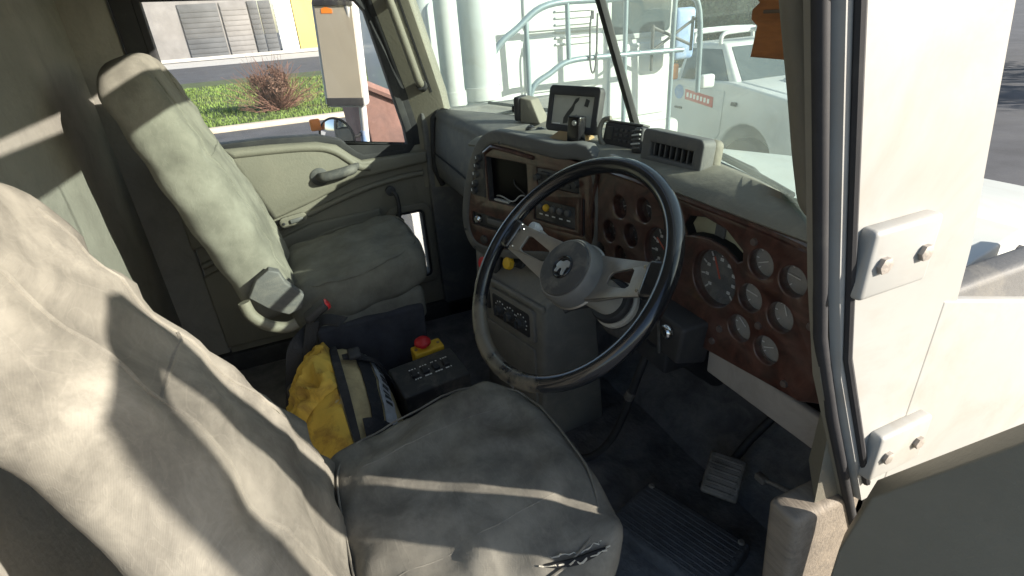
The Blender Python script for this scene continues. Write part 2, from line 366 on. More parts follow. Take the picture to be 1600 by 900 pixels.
def plate(outline, holes=(), t=0.004, bevel=0.001, M=None, smooth=0):
    """Flat plate with holes: 2D outline extruded +-t along local z, edges bevelled."""
    cu = bpy.data.curves.new('c', 'CURVE'); cu.dimensions = '2D'; cu.fill_mode = 'BOTH'
    cu.extrude = t; cu.bevel_depth = bevel; cu.bevel_resolution = 2
    for pts in [outline] + list(holes):
        if smooth: pts = [(p.x, p.y) for p in smoothpath([(a, b, 0) for a, b in pts], smooth, True)]
        s = cu.splines.new('POLY'); s.points.add(len(pts)-1); s.use_cyclic_u = True
        for q, p in zip(s.points, pts): q.co = (p[0], p[1], 0, 1)
    o = bpy.data.objects.new('c', cu); C.objects.link(o)
    dg = bpy.context.evaluated_depsgraph_get()
    me = bpy.data.meshes.new_from_object(o.evaluated_get(dg))
    bpy.data.objects.remove(o); bpy.data.curves.remove(cu)
    bm = bmesh.new(); bm.from_mesh(me); bmesh.ops.remove_doubles(bm, verts=bm.verts, dist=1e-6)
    bmesh.ops.recalc_face_normals(bm, faces=bm.faces); bm.to_mesh(me); bm.free()
    if M is not None: me.transform(M)
    return me
def circ(x, y, r, n=28, ry=None):
    ry = ry or r
    return [(x + r*math.cos(2*math.pi*k/n), y + ry*math.sin(2*math.pi*k/n)) for k in range(n)]
def rrect(x0, y0, x1, y1, r, n=5):
    out = []
    for cx, cy, a0 in ((x1-r, y1-r, 0), (x0+r, y1-r, 90), (x0+r, y0+r, 180), (x1-r, y0+r, 270)):
        for k in range(n+1):
            a = R(a0 + 90*k/n); out.append((cx + r*math.cos(a), cy + r*math.sin(a)))
    return out
def loft(secs, cap=True):
    n = len(secs[0]); vs = [p for s in secs for p in s]; fs = []
    for i in range(len(secs)-1):
        for k in range(n-1): fs.append([i*n+k, i*n+k+1, (i+1)*n+k+1, (i+1)*n+k])
        fs.append([i*n+n-1, i*n, (i+1)*n, (i+1)*n+n-1])
    if cap: fs.append(list(range(n))[::-1]); fs.append([(len(secs)-1)*n+k for k in range(n)])
    return mesh(vs, fs)
def lerp(tab, x):
    if x <= tab[0][0]: return tab[0][1]
    for (a, b), (c, d) in zip(tab, tab[1:]):
        if x <= c: return b + (d-b)*(x-a)/(c-a)
    return tab[-1][1]
def ss(a, b, x):
    t = max(0, min(1, (x-a)/(b-a))); return t*t*(3-2*t)
def nz(x, y, z=0): return noise.noise(V((x, y, z)))

def prism(bot, top, bevel=0.0, seg=3):
    n = len(bot); vs = [V(p) for p in bot] + [V(p) for p in top]
    fs = [list(range(n))[::-1], [n+k for k in range(n)]] + [[k, (k+1) % n, n+(k+1) % n, n+k] for k in range(n)]
    me = mesh(vs, fs)
    if bevel:
        bm = bmesh.new(); bm.from_mesh(me)
        bmesh.ops.bevel(bm, geom=list(bm.edges), offset=bevel, segments=seg, profile=0.5, affect='EDGES')
        bm.to_mesh(me); bm.free()
    return me
def box(x0, x1, y0, y1, z0, z1, r=0.004, n=2):
    return rbox(((x0+x1)/2, (y0+y1)/2, (z0+z1)/2), (x1-x0, y1-y0, z1-z0), r, n)
def struct(name, me, m, label=None):
    o = obj(name, me, m); return tag(o, label, None, None, 'structure')

GZ = -1.25   # yard level, cab floor is z = 0
# ================================================================== SETTING
struct('ground', mesh([(-300, -300, GZ), (300, -300, GZ), (300, 300, GZ), (-300, 300, GZ)], [[0, 1, 2, 3]]), 'asphalt')
struct('concrete_apron', mesh([(-9.5, -30, GZ+.006), (-3.2, -30, GZ+.006), (-3.2, 0.4, GZ+.006), (-9.5, 0.4, GZ+.006)], [[0, 1, 2, 3]]), 'concrete')
struct('kerb', rbox((-16.2, -10, GZ+.06), (0.35, 44, 0.14), 0.03), 'kerb_stone')
struct('verge', mesh([(-34, -32, GZ+.1), (-16.35, -32, GZ+.1), (-16.35, 12, GZ+.1), (-34, 12, GZ+.1)], [[0, 1, 2, 3]]), 'soil')
struct('footpath', mesh([(-62, -60, GZ+.01), (-52, -60, GZ+.01), (-52, 60, GZ+.01), (-62, 60, GZ+.01)], [[0, 1, 2, 3]]), 'concrete')

# cab shell
struct('floor', rbox((0, -0.12, -0.02), (1.9, 1.75, 0.04), 0.005), 'floor_rubber')
struct('firewall', rbox((0, 0.77, 0.37), (1.9, 0.03, 0.86), 0.004), 'carpet')
struct('rear_wall', rbox((0, -1.0, 0.8), (1.98, 0.04, 1.66), 0.01), 'rear_vinyl')
struct('ceiling', rbox((0, -0.55, 1.63), (1.98, 0.94, 0.04), 0.012), 'headliner')
struct('door_sill', rbox((-.945, -.12, .03), (.07, 1.75, .10), .01), 'seal_rubber')
struct('toe_board', prism([(-.92, .45, 0), (.86, .45, 0), (.86, .75, 0), (-.92, .75, 0)], [(-.92, .72, .3), (.86, .72, .3), (.86, .75, .3), (-.92, .75, .3)]), 'floor_rubber')

# ================================================================== PASSENGER DOOR
DX = -0.955
Md = frame((DX, 0, 0), (0, 1, 0), (0, 0, 1))        # u = y, v = z, w = +x
door = thing('passenger_door', (DX, -0.3, 0.06), 'beige vinyl passenger door with wind-down window and low kerb window', 'door')
win = [(-.78, .885), (-.5, .875), (-.33, .862), (-.26, .838), (-.215, .79), (-.18, .768), (0.0, .768), (.03, .80), (.028, .87), (-.055, 1.30), (-.09, 1.345), (-.16, 1.365), (-.78, 1.375)]
kerbw = rrect(-.105, .215, .038, .535, .03)
lowwin = [p for p in win if p[1] < .89]
obj('door_skin', plate([(-.84, .06), (.085, .06), (.085, .80), (.034, .80)] + [(y, z-.001) for y, z in win[7:5:-1]] + [(y, z-.001) for y, z in win[5::-1]] + [(-.84, .885)], [kerbw], 0.018, 0.004, Md), 'door_vinyl', door)
obj('window_frame', plate([(-.84, .888)] + win[:1] + win[:0:-1] + [(.03, .803), (.09, .803), (-.01, 1.37), (-.07, 1.43), (-.84, 1.43)], (), .02, .004, Md), 'seal_rubber', door)
def ring(outline, wdt, t, M, bev=0.003):
    """Seal that follows an outline, lying just inside it."""
    cx = sum(p[0] for p in outline)/len(outline); cy = sum(p[1] for p in outline)/len(outline)
    n = len(outline); inn = []
    A = sum(outline[i][0]*outline[(i+1) % n][1]-outline[(i+1) % n][0]*outline[i][1] for i in range(n))
    for i in range(n):
        p0, p1, p2 = V(outline[i-1]), V(outline[i]), V(outline[(i+1) % n])
        d = ((p2-p1).normalized() + (p1-p0).normalized()).normalized()
        nn = V((-d.y, d.x)) * (1 if A > 0 else -1)
        inn.append(tuple(p1 + nn*wdt))
    return plate(outline, [inn], t, bev, M)
obj('window_seal', ring(win, 0.022, 0.024, Md), 'seal_rubber', door)
obj('window_pane', plate(win, (), 0.002, 0.0, frame((DX-0.008, 0, 0), (0, 1, 0), (0, 0, 1))), 'side_glass', door)
kp = obj('kerb_window', plate(kerbw, (), 0.002, 0, frame((DX-.008, 0, 0), (0, 1, 0), (0, 0, 1))), 'kerb_glass', door)
obj('seal', ring(kerbw, 0.012, 0.027, Md), 'seal_rubber', kp)
obj('surround', plate(rrect(-.125, .195, .058, .555, .04), [rrect(-.107, .213, .04, .537, .03)], .012, .006, frame((DX+.018, 0, 0), (0, 1, 0), (0, 0, 1))), 'door_vinyl', kp)
# raised upper pad, stepped armrest ridge
pad = [(-.84, .56), (-.62, .60), (-.40, .66), (-.22, .72), (-.02, .735), (.06, .74), (.06, .762), (-.19, .762), (-.228, .79), (-.275, .835), (-.34, .855), (-.5, .868), (-.84, .88)]
obj('upper_pad', plate(pad, (), .014, .012, frame((DX+.03, 0, 0), (0, 1, 0), (0, 0, 1))), 'door_vinyl', door)
obj('sill_roll', tube(smoothpath([(DX+.048, y, z) for y, z in ((-.84, .872), (-.5, .862), (-.35, .85), (-.285, .828), (-.24, .79), (-.205, .757), (-.16, .745))], 6), 0.016, 12), 'door_vinyl', door)
obj('ridge', tube(smoothpath([(DX+.03, y, z) for y, z in ((-.84, .47), (-.62, .54), (-.42, .60), (-.22, .655), (-.06, .68), (.05, .685))], 6), 0.012, 12), 'door_vinyl', door)
obj('lower_pad', plate([(-.84, .12), (-.16, .12), (-.16, .56), (-.42, .55), (-.66, .48), (-.84, .42)], (), .01, .01, frame((DX+.02, 0, 0), (0, 1, 0), (0, 0, 1))), 'door_vinyl', door)
ph = obj('pull_handle', tube(smoothpath([(DX+.05, -.355, .742), (DX+.085, -.345, .744), (DX+.095, -.30, .75), (DX+.09, -.24, .757), (DX+.05, -.21, .762)], 5), [.017]*5+[.019]*12+[.014]*4, 12), 'handle_grey', door)
obj('cup', lathe([(0, 0), (.034, 0), (.034, .008), (.024, .012), (0, .012)], 24, frame((DX+.052, -.355, .742), (0, 1, 0), (0, 0, 1))), 'handle_grey', ph)
lt = obj('latch_handle', plate(rrect(-.05, -.018, .05, .018, .017), (), .004, .003, frame((DX+.052, -.485, .592), (0, .98, .12), (0, -.12, .98))), 'door_vinyl', door)
obj('lever', rbox((.012, 0, .011), (.05, .016, .01), .004, 2, frame((DX+.052, -.485, .592), (0, .98, .12), (0, -.12, .98))), 'dash_grey', lt)
obj('screw', lathe([(0, .0), (.006, 0), (.005, .004), (0, .005)], 12, frame((DX+.058, -.522, .586), (0, 1, 0), (0, 0, 1))), 'black_plastic', lt)
wh = obj('window_winder', tube(smoothpath([(DX+.05, -.10, .635), (DX+.07, -.082, .625), (DX+.075, -.078, .58), (DX+.08, -.085, .525)], 5), .0085, 10), 'black_plastic', door)
obj('knob', lathe([(0, 0), (.014, .002), (.017, .018), (.013, .034), (0, .036)], 16, frame((DX+.078, -.086, .518), (0, 1, 0), (0, 0, 1))), 'black_plastic', wh)
obj('boss', lathe([(.011, 0), (.02, 0), (.02, .012), (.011, .014)], 20, frame((DX+.05, -.098, .64), (0, 1, 0), (0, 0, 1))), 'black_plastic', wh)

# side wall behind the door
struct('side_wall', rbox((-.965, -.925, .8), (.05, .15, 1.66), .01), 'rear_vinyl')
struct('roof_rail', rbox((-.95, -.45, 1.55), (.06, .95, .16), .02), 'headliner')

# ================================================================== WINDSCREEN + PILLARS
ws = thing('windscreen', (0, .45, .93), 'dusty two-piece windscreen split by a thin black centre bar', 'windscreen')
def wsp(x, z):   # point on the raked V glass
    return V((x, .455 - .31*(abs(x)/.9)**1.6 - (z-.93)*(.375 - .12*abs(x)), z))
for s in (-1, 1):
    nx_, nz_ = 14, 6; vs = []; fs = []
    for lay in (0, .003):
        for iz in range(nz_+1):
            for ix in range(nx_+1):
                z = .915 + .685*iz/nz_; x = s*(.004 + (.90 - .08*iz/nz_)*ix/nx_); vs.append(wsp(x, z) + V((0, lay, 0)))
    N = (nx_+1)*(nz_+1); q = lambda l_, ix, iz: l_*N + iz*(nx_+1) + ix
    for iz in range(nz_):
        for ix in range(nx_):
            fs.append([q(0, ix, iz), q(0, ix+1, iz), q(0, ix+1, iz+1), q(0, ix, iz+1)]); fs.append([q(1, ix, iz), q(1, ix, iz+1), q(1, ix+1, iz+1), q(1, ix+1, iz)])
    obj('glass_pane', mesh(vs, fs), 'windscreen_glass', ws)
obj('centre_bar', tube([wsp(0, .92)+V((0, -.006, 0)), wsp(0, 1.25)+V((0, -.006, 0)), wsp(0, 1.6)+V((0, -.006, 0))], 0, 12, flat=(.0105, .010, (0, 1, 0))), 'seal_rubber', ws)
obj('header', tube([(-.9, .0, 1.585), (-.45, .06, 1.6), (0, .14, 1.605), (.45, .06, 1.6), (.9, .0, 1.585)], .05, 12), 'headliner', ws)

def yedge(z): return .10 - .46*(z-.70) if z < .9 else .008 - .27*(z-.9)  # driver pillar edge, raked so its shadow borders the seat's sun strip
def pillar(s, label):
    p = thing('windscreen_pillar', (s*.92, .13, .9), label, 'pillar')
    x = lambda v: s*v
    # beige trim between the door seal and the glass
    def sec(t):
        z = .62 + t*(1.0); y = .165 - .26*(z-.93) if z > .93 else .165
        xo = (.955 - .05*max(0, (z-.93)/.67)) if s < 0 else .950; xi = xo - .075
        if s > 0:      # door-side flange runs back along the opening, thin and raked
            ye = yedge(z)
            return [V((xo, ye, z)), V((xo-.010, ye, z)), V((xo-.014, y-.07, z)), V((xi, y-.01, z)), V((xi, y+.02, z)), V((xo, y+.05, z))]
        return [V((x(xo), y-.10, z)), V((x(xo-.02), y-.115, z)), V((x(xi), y-.02, z)), V((x(xi-.008), y+.0, z)), V((x(xi), y+.02, z)), V((x(xo), y+.05, z))]
    obj('trim', loft([sec(k/8) for k in range(9)]), 'door_vinyl', p)
    if s > 0:
        sk_ = []
        for k in range(9):
            z = .62 + k/8; ye = yedge(z); y2 = (.165 - .26*(z-.93) if z > .93 else .165) + .06
            sk_.append([V((.952, ye+.014, z)), V((.962, ye+.018, z)), V((.962, y2, z)), V((.952, y2, z))])
        osk = obj('outer_skin', loft(sk_), 'body_paint', p)
        for z in (.72, 1.02, 1.30):
            yc = yedge(z) + .085
            hg = obj('hinge', rbox((.968, yc, z), (.02, .10, .075), .006, 3), 'body_paint', osk)
            for dy in (-.03, .03):
                obj('bolt', lathe([(0, 0), (.009, 0), (.009, .006), (0, .008)], 6, frame((.977, yc+dy, z), (0, 1, 0), (0, 0, 1))), 'worn_metal', osk)
        obj('gutter', tube([(.964, yedge(z) + .03, z) for z in (.66, .9, 1.2, 1.55)], .005, 8), 'seal_rubber', osk)
    sr = .026 if s < 0 else .007
    def sp(z, off): return V((x((.962 if s < 0 else .938) - .05*max(0, (z-.93)/.67)), (.165 - .26*(z-.93) if z > .93 else .165) - .098 + off, z)) if s < 0 else V((x(.950), yedge(z) + .006, z))
    obj('door_seal', tube([sp(z, -.012) for z in (.1, .5, .8, .93, 1.1, 1.3, 1.5, 1.62)], sr, 12), 'seal_rubber', p)
    h0, h1 = 1.02, 1.33
    def hp(z, dx, dy): return V((x(.905 - .05*(z-.93)/.67 - dx), .165 - .26*(z-.93) - .055 + dy, z))
    g = obj('grab_handle', tube(smoothpath([hp(h0, 0, .01), hp(h0+.02, .03, -.01), hp(h0+.06, .036, -.012), hp((h0+h1)/2, .036, -.012), hp(h1-.05, .036, -.012), hp(h1-.01, .03, -.01), hp(h1, 0, .01)], 5), .0155, 12), 'door_vinyl', p)
    for zz in (h0, h1):
        obj('end_cap', tube([hp(zz, -.01, .01), hp(zz+(.012 if zz == h0 else -.012), .03, -.008)], [.022, .019], 12), 'seal_rubber', g)
    obj('rib', tube([hp(z, .012, .028) for z in (h0-.02, (h0+h1)/2, h1+.02)], .009, 8), 'seal_rubber', p)
    return p
pillar(-1, 'beige windscreen pillar with grab handle beside the passenger door')
pillar(1, 'beige windscreen pillar with grab handle beside the driver door opening')
# lower post of the driver door opening
jp = thing('door_jamb', (.89, .12, 0), 'worn brown lower post trim by the driver pedals', 'trim')
obj('post_cover', rbox((.925, .12, .31), (.05, .15, .62), .012, 3, None, lambda p: (p.x, p.y - .10*(p.z-.31)*(1 if p.y < 0 else 0), p.z), (1, 1, 8)), 'sill_trim', jp)
obj('step_trim', rbox((.90, -.33, .02), (.10, .82, .05), .012, 3), 'sill_trim', jp)
struct('kick_panel', rbox((.93, .47, .45), (.04, .62, .95), .01), 'dash_grey')
struct('kick_panel', rbox((-.93, .42, .45), (.04, .70, .95), .01), 'dash_grey')

# ================================================================== DASHBOARD
db = thing('dashboard', (0, .35, .55), 'long beige and grey truck dashboard with dark burl wood gauge panels', 'dashboard')
YF = [(-.36, .028), (.10, .20), (.15, .218), (.80, .22), (.86, .205), (.93, .18)]
def yv(x): return .455 - .31*(abs(x)/.9)**1.6
def dsec(x):
    yf = lerp(YF, x); el_ = ss(-.31, -.14, x); yb = yf - .014 + .02*(1-el_); yg = max(yv(x) + .02, yf + .05); zb = .945; rz = .026*ss(.15, .75, x); zt = .950 - .022*(1-el_)
    zl = lerp([(-.36, .60), (-.2, .60), (.05, .66), (.3, .645), (.93, .66)], x)
    pr = [(yg, .92+rz), (yg-.02, .94+rz), ((yg*.6+yb*.4), zt+.003+rz*.75), (yb+.05, zt+rz*.4), (yb+.025, zt-.004+rz*.22), (yb+.008, zt-.013+rz*.1), (yb, zt-.02), (yb+.003, zt-.026), (yf+.06, zt-.032), (yf+.06, zl), (yg+.02, zl)]
    return [V((x, y, z)) for y, z in pr]
obj('upper_pad', loft([dsec(-.31 + i*(1.22)/44) for i in range(45)]), 'dash_vinyl', db, angle=50)
def psec(x):
    yb = lerp([(-.9, .115), (-.85, .12), (-.5, .115), (-.28, .10)], x); yg = yv(x) + .015
    pr = [(yg, .925), (yg-.02, .932), ((yg+yb)/2, .938), (yb+.035, .935), (yb+.012, .927), (yb+.002, .912), (yb+.006, .898), (yb+.0, .885), (yb-.012, .80), (yb-.02, .73), (yb-.012, .67), (yb+.02, .63), (yb+.08, .615), (yg+.06, .62)]
    return [V((x, y, z)) for y, z in pr]
obj('passenger_pad', loft([psec(-.885 + i*.56/20) for i in range(21)]), 'dash_grey', db, angle=50)
obj('glovebox_seam', tube([(-.88, .1, .765), (-.6, .094, .758), (-.35, .085, .752)], .003, 6), 'cavity', db)
obj('end_seal', tube([V((-.888, y, z)) for y, z in ((.14, .93), (.112, .90), (.1, .8), (.095, .70), (.12, .63))], .012, 8), 'seal_rubber', db)

# --- centre stack, turned towards the driver
Ms = frame((.1, .2, 0), (.936, .351, 0), (0, 0, 1))
def St(u, v, w_=0): return Ms @ V((u, v, w_))
def off(M, w_): return M @ Matrix.Translation((0, 0, w_))
outer = [(.06, .935), (-.06, .95), (-.16, .957), (-.25, .962), (-.31, .955), (-.362, .92), (-.408, .85), (-.442, .765), (-.462, .68), (-.452, .615), (-.41, .578), (-.3, .585), (-.12, .625), (.06, .67)]
inner = [(.055, .912), (-.06, .924), (-.16, .931), (-.25, .938), (-.302, .934), (-.346, .905), (-.391, .84), (-.425, .76), (-.445, .68), (-.437, .622), (-.40, .594), (-.3, .600), (-.12, .64), (.055, .69)]
obj('stack_surround', plate(outer, [inner], .012, .007, off(Ms, .002), smooth=4), 'dash_grey', db)
scr = rrect(-.338, .755, -.166, .892, .006); tray = rrect(-.425, .66, -.262, .708, .008)
rad = rrect(-.132, .836, .016, .888, .006); swp = rrect(-.15, .735, .002, .802, .006); slot = rrect(.022, .725, .034, .83, .005)
obj('wood_panel', plate(inner, [scr, tray, rad, swp, slot], .006, .002, off(Ms, .008)), 'burl', db)
obj('stack_backing', plate([(p[0]*.98, p[1]) for p in inner], (), .002, 0, off(Ms, -.05)), 'cavity', db)
for nm, rc in (('screen_recess', scr), ('tray_recess', tray), ('radio_recess', rad), ('switch_recess', swp), ('card_slot', slot)):
    obj(nm, ring([(p[0], p[1]) for p in rc], .004, .026, off(Ms, -.015), .0005), 'black_plastic', db)
# dark display set back in its hole, with loose wires across it
sd_ = obj('display', rbox((-.252, .823, -.010), (.166, .131, .01), .003, 2, Ms), 'dark_screen', db)
obj('loose_wire', tube(smoothpath([St(-.33, .765, -.01), St(-.29, .775, .004), St(-.24, .768, .006), St(-.21, .79, 0), St(-.175, .785, -.012)], 5), .0022, 6), 'grey_steel', sd_)
obj('loose_wire', tube(smoothpath([St(-.25, .85, -.02), St(-.235, .82, .0), St(-.20, .80, .002), St(-.18, .77, -.01)], 5), .0018, 6), 'dark_plastic', sd_)
obj('wire_clip', rbox((-.285, .762, .006), (.06, .006, .012), .002, 2, Ms), 'grey_steel', sd_)
kp_ = obj('knob_panel', plate([(-.405, .765), (-.348, .765), (-.338, .90), (-.358, .885)], (), .003, .002, off(Ms, .014)), 'dark_plastic', db)
for u, v in ((-.357, .882), (-.366, .858), (-.376, .832), (-.383, .803), (-.39, .78)):
    kb = obj('rotary_knob', lathe([(0, 0), (.011, 0), (.010, .014), (.007, .016), (0, .016)], 16, off(Ms, .016) @ Matrix.Translation((u, v, 0))), 'dark_plastic', db)
    obj('pointer', rbox((u, v+.004, .033), (.002, .008, .002), .0005, 1, Ms), 'mark_white', kb)
# burl trim highlight roll above the screen
obj('wood_lip', tube([St(-.335, .90, .018), St(-.30, .922, .02), St(-.22, .918, .02), St(-.14, .91, .018)], .006, 8), 'burl', db)
# radio with keys
ra = obj('radio', rbox((-.058, .862, .0), (.142, .048, .03), .003, 2, Ms), 'dark_plastic', db)
for i in range(5):
    obj('key', rbox((-.108 + i*.022, .851, .017), (.016, .011, .006), .002, 2, Ms), 'black_plastic', ra)
for i in range(3):
    obj('key', rbox((-.100 + i*.034, .873, .017), (.026, .01, .006), .002, 2, Ms), 'black_plastic', ra)
for u in (-.124, .008):
    obj('volume_knob', lathe([(0, 0), (.009, 0), (.008, .015), (0, .016)], 16, off(Ms, .015) @ Matrix.Translation((u, .862, 0))), 'horn_grey', ra)
# switch bank
sb = obj('switch_bank', rbox((-.074, .769, .0), (.146, .062, .02), .003, 2, Ms), 'dark_plastic', db)
for i, (u, m_) in enumerate(((-.125, 'dash_grey'), (-.103, 'yellow_plastic'), (-.079, 'dash_grey'), (-.053, 'dash_grey'), (-.026, 'dash_grey'))):
    t_ = obj('toggle', lathe([(0, 0), (.010, 0), (.009, .008), (.006, .010), (0, .011)], 16, off(Ms, .01) @ Matrix.Translation((u, .778, 0))), m_, sb)
    obj('legend', rbox((u, .756, .0105), (.012, .004, .0012), .0004, 1, Ms), 'mark_white', sb)
# tray with a lighter and a lid
tr = obj('ash_tray', rbox((-.343, .684, -.01), (.158, .044, .03), .004, 2, Ms), 'dark_plastic', db)
obj('lid', rbox((-.31, .688, .01), (.085, .02, .012), .004, 2, Ms), 'dash_grey', tr)
obj('lighter', lathe([(0, 0), (.014, 0), (.014, .012), (.009, .018), (0, .018)], 18, off(Ms, .006) @ Matrix.Translation((-.395, .684, 0))), 'chrome', tr)
for u, v in ((-.44, .645), (-.40, .593), (-.25, .94)):
    obj('screw', lathe([(0, 0), (.005, 0), (.004, .003), (0, .0035)], 10, off(Ms, .0) @ Matrix.Translation((u, v, .033))), 'dark_plastic', db)
lk = obj('lower_knob', lathe([(0, 0), (.014, 0), (.013, .012), (0, .014)], 18, off(Ms, .012) @ Matrix.Translation((-.37, .622, 0))), 'dark_plastic', db)

# --- gauge panel in front of the driver
Mg = frame((0, .22, 0), (1, 0, 0), (0, 0, 1))       # w = -y
G = [(.272, .845, .030), (.362, .862, .030), (.232, .772, .030), (.318, .79, .030), (.192, .704, .027), (.279, .725, .027),
     (.425, .785, .058), (.582, .792, .058), (.683, .862, .0285), (.672, .793, .0285), (.658, .724, .0285),
     (.737, .787, .0285), (.722, .714, .0285), (.748, .857, .0285)]
dispo = [(.485, .868), (.50, .895), (.545, .905), (.60, .898), (.645, .872), (.648, .85), (.635, .842), (.60, .858), (.56, .862), (.52, .855), (.50, .848)]
gp_out = [(.125, .916), (.2, .918), (.45, .922), (.7, .922), (.84, .918), (.85, .69), (.80, .662), (.60, .640), (.50, .63), (.36, .64), (.27, .66), (.16, .665), (.125, .69)]
obj('gauge_panel', plate(gp_out, [circ(x, z, r) for x, z, r in G] + [dispo], .006, .003, off(Mg, .003)), 'burl', db)
obj('panel_strip', tube([Mg @ V((.135, .70, .014)), Mg @ V((.155, .80, .014)), Mg @ V((.18, .90, .014))], .006, 8), 'burl', db)
for i, (x, z, r) in enumerate(G):
    big = r > .05; dark = i < 6 or i == 6
    M_ = off(Mg, 0) @ Matrix.Translation((x, z, 0))
    dz = -.016 if i < 6 else -.007
    g_ = obj('gauge', lathe([(r*1.0, .010), (r*1.06, .010), (r*1.10, .0085), (r*1.0, .008), (r*.985, .004), (r*.95, dz-.003), (r*.93, dz-.003), (r*.955, .008), (r*1.0, .010)], 32, M_, close=False), 'burl', db)
    obj('dial', lathe([(0, dz), (r*.95, dz), (r*.95, dz-.002), (0, dz-.002)], 32, M_), 'dial_dark' if dark else 'dial_mid' if big else 'dial_face', g_)
    tk = []
    for k in range(9 if big else 7):
        a = R(225 - 270*k/(8 if big else 6)); rr = r*.78
        tk.append(rbox((0, 0, 0), (r*.16, r*(.05 if big else .06), .001), 0, 1, M_ @ Matrix.Translation((rr*math.cos(a), rr*math.sin(a), dz+.0008)) @ Matrix.Rotation(a, 4, 'Z')))
        if big:
            tk.append(rbox((0, 0, 0), (r*.13, r*.1, .001), 0, 1, M_ @ Matrix.Translation((rr*.76*math.cos(a), rr*.76*math.sin(a), dz+.0008))))
    obj('ticks', join(*tk), 'mark_white' if big else 'dial_face' if dark else 'mark_white', g_, smooth=False)
    a = R(205 - 30*(i % 4))
    obj('pointer', rbox((r*.3, 0, 0), (r*.75, r*.06, .0015), .0005, 1, M_ @ Matrix.Translation((0, 0, dz+.003)) @ Matrix.Rotation(a, 4, 'Z')), 'needle' if big else 'mark_white', g_)
    obj('lens', lathe([(0, dz+.008), (r*.95, dz+.008), (r*.95, dz+.0075), (0, dz+.0075)], 24, M_), 'lens_glass', g_)
obj('message_display', plate(dispo, (), .003, .0, off(Mg, -.016)), 'display_lens', db)
obj('display_divider', plate([(.553, .86), (.575, .86), (.578, .90), (.556, .903)], (), .002, .0005, off(Mg, -.011)), 'dash_grey', db)
obj('display_rim', ring(dispo[::-1], .004, .012, off(Mg, -.006), .0005), 'cavity', db)
for x, z in ((.665, .895), (.615, .70), (.60, .665), (.77, .675), (.70, .752), (.795, .80)):
    obj('screw', lathe([(0, 0), (.007, 0), (.006, .004), (0, .005)], 12, off(Mg, .012) @ Matrix.Translation((x, z, 0))), 'dark_screw', db)
obj('brow_trim', tube(smoothpath([(.13, .204, .915), (.3, .209, .919), (.5, .209, .921), (.7, .209, .921), (.86, .193, .918)], 6), .007, 8), 'burl', db)
obj('knee_panel', rbox((.745, .232, .607), (.335, .018, .068), .006, 3), 'pale_panel', db)
obj('under_tray', box(.16, .93, .235, .62, .60, .635, .006), 'cavity', db)
obj('under_box', box(.13, .42, .25, .62, .45, .66, .01), 'black_plastic', db)

# --- pedestal under the stack
Mp = frame((.09, .095, 0), (.978, .209, 0), (0, 0, 1))
pd_ = thing('heater_pedestal', (-.05, .18, 0), 'grey pedestal with heater dials under the centre of the dashboard', 'pedestal')
def Pp(u, z, w_): return Mp @ V((u, z, w_))
obj('body', prism([Pp(-.345, 0, .0), Pp(-.03, 0, .0), Pp(.0, 0, -.24), Pp(-.33, 0, -.3)], [Pp(-.335, .505, 0), Pp(0, .522, 0), Pp(.03, .615, -.16), Pp(-.33, .60, -.18)], .014), 'pedestal', pd_)
obj('shoulder', prism([Pp(-.45, .36, -.05), Pp(-.35, .36, -.012), Pp(-.35, .36, -.2), Pp(-.45, .36, -.2)], [Pp(-.43, .56, -.05), Pp(-.345, .55, -.02), Pp(-.34, .60, -.2), Pp(-.43, .60, -.2)], .012), 'pedestal', pd_)
obj('top_ledge', rbox((-.165, .515, .004), (.34, .018, .016), .007, 3, Mp), 'pedestal', pd_)
hv = obj('heater_control', plate(rrect(-.262, .385, -.045, .493, .012), (), .004, .003, off(Mp, .004)), 'pedestal', pd_)
obj('fascia', plate(rrect(-.247, .40, -.06, .478, .008), (), .002, .001, off(Mp, .010)), 'black_plastic', hv)
for u in (-.205, -.152, -.098):
    dk = obj('dial', lathe([(0, .0), (.023, .0), (.022, .006), (.015, .008), (.013, .02), (0, .021)], 24, off(Mp, .012) @ Matrix.Translation((u, .437, 0))), 'dark_plastic', pd_)
    obj('grip', rbox((u, .437, .034), (.005, .026, .01), .002, 2, Mp), 'black_plastic', dk)
    obj('marks', join(*[rbox((u+.027*math.cos(R(a)), .437+.027*math.sin(R(a)), .0135), (.004, .004, .001), 0, 1, Mp) for a in range(-30, 220, 30)]), 'mark_white', dk, smooth=False)
ld = obj('lower_door', plate(rrect(-.315, .06, -.05, .36, .01), (), .003, .002, off(Mp, .003)), 'pedestal', pd_)
obj('side_switch', plate(rrect(-.33, .41, -.275, .47, .006), (), .004, .003, off(Mp, .003)), 'black_plastic', pd_)
for (u, z, w_, m_) in ((-.305, .548, -.03, 'red_plastic'), (-.225, .56, -.07, 'yellow_plastic')):
    Mk = frame(Pp(u, z, w_), (.978, .209, 0), (0, .35, .94))
    bn = obj('brake_knob', prism([Mk @ V((.022*math.cos(R(a)), .022*math.sin(R(a)), .022)) for a in range(22, 382, 45)], [Mk @ V((.019*math.cos(R(a)), .019*math.sin(R(a)), .04)) for a in range(22, 382, 45)], .003), m_, pd_)
    obj('stem', lathe([(0, -.03), (.008, -.03), (.008, .022), (0, .022)], 12, Mk), 'chrome', bn)
    obj('plate', rbox((0, 0, -.012), (.06, .055, .02), .006, 2, Mk), 'black_plastic', bn)

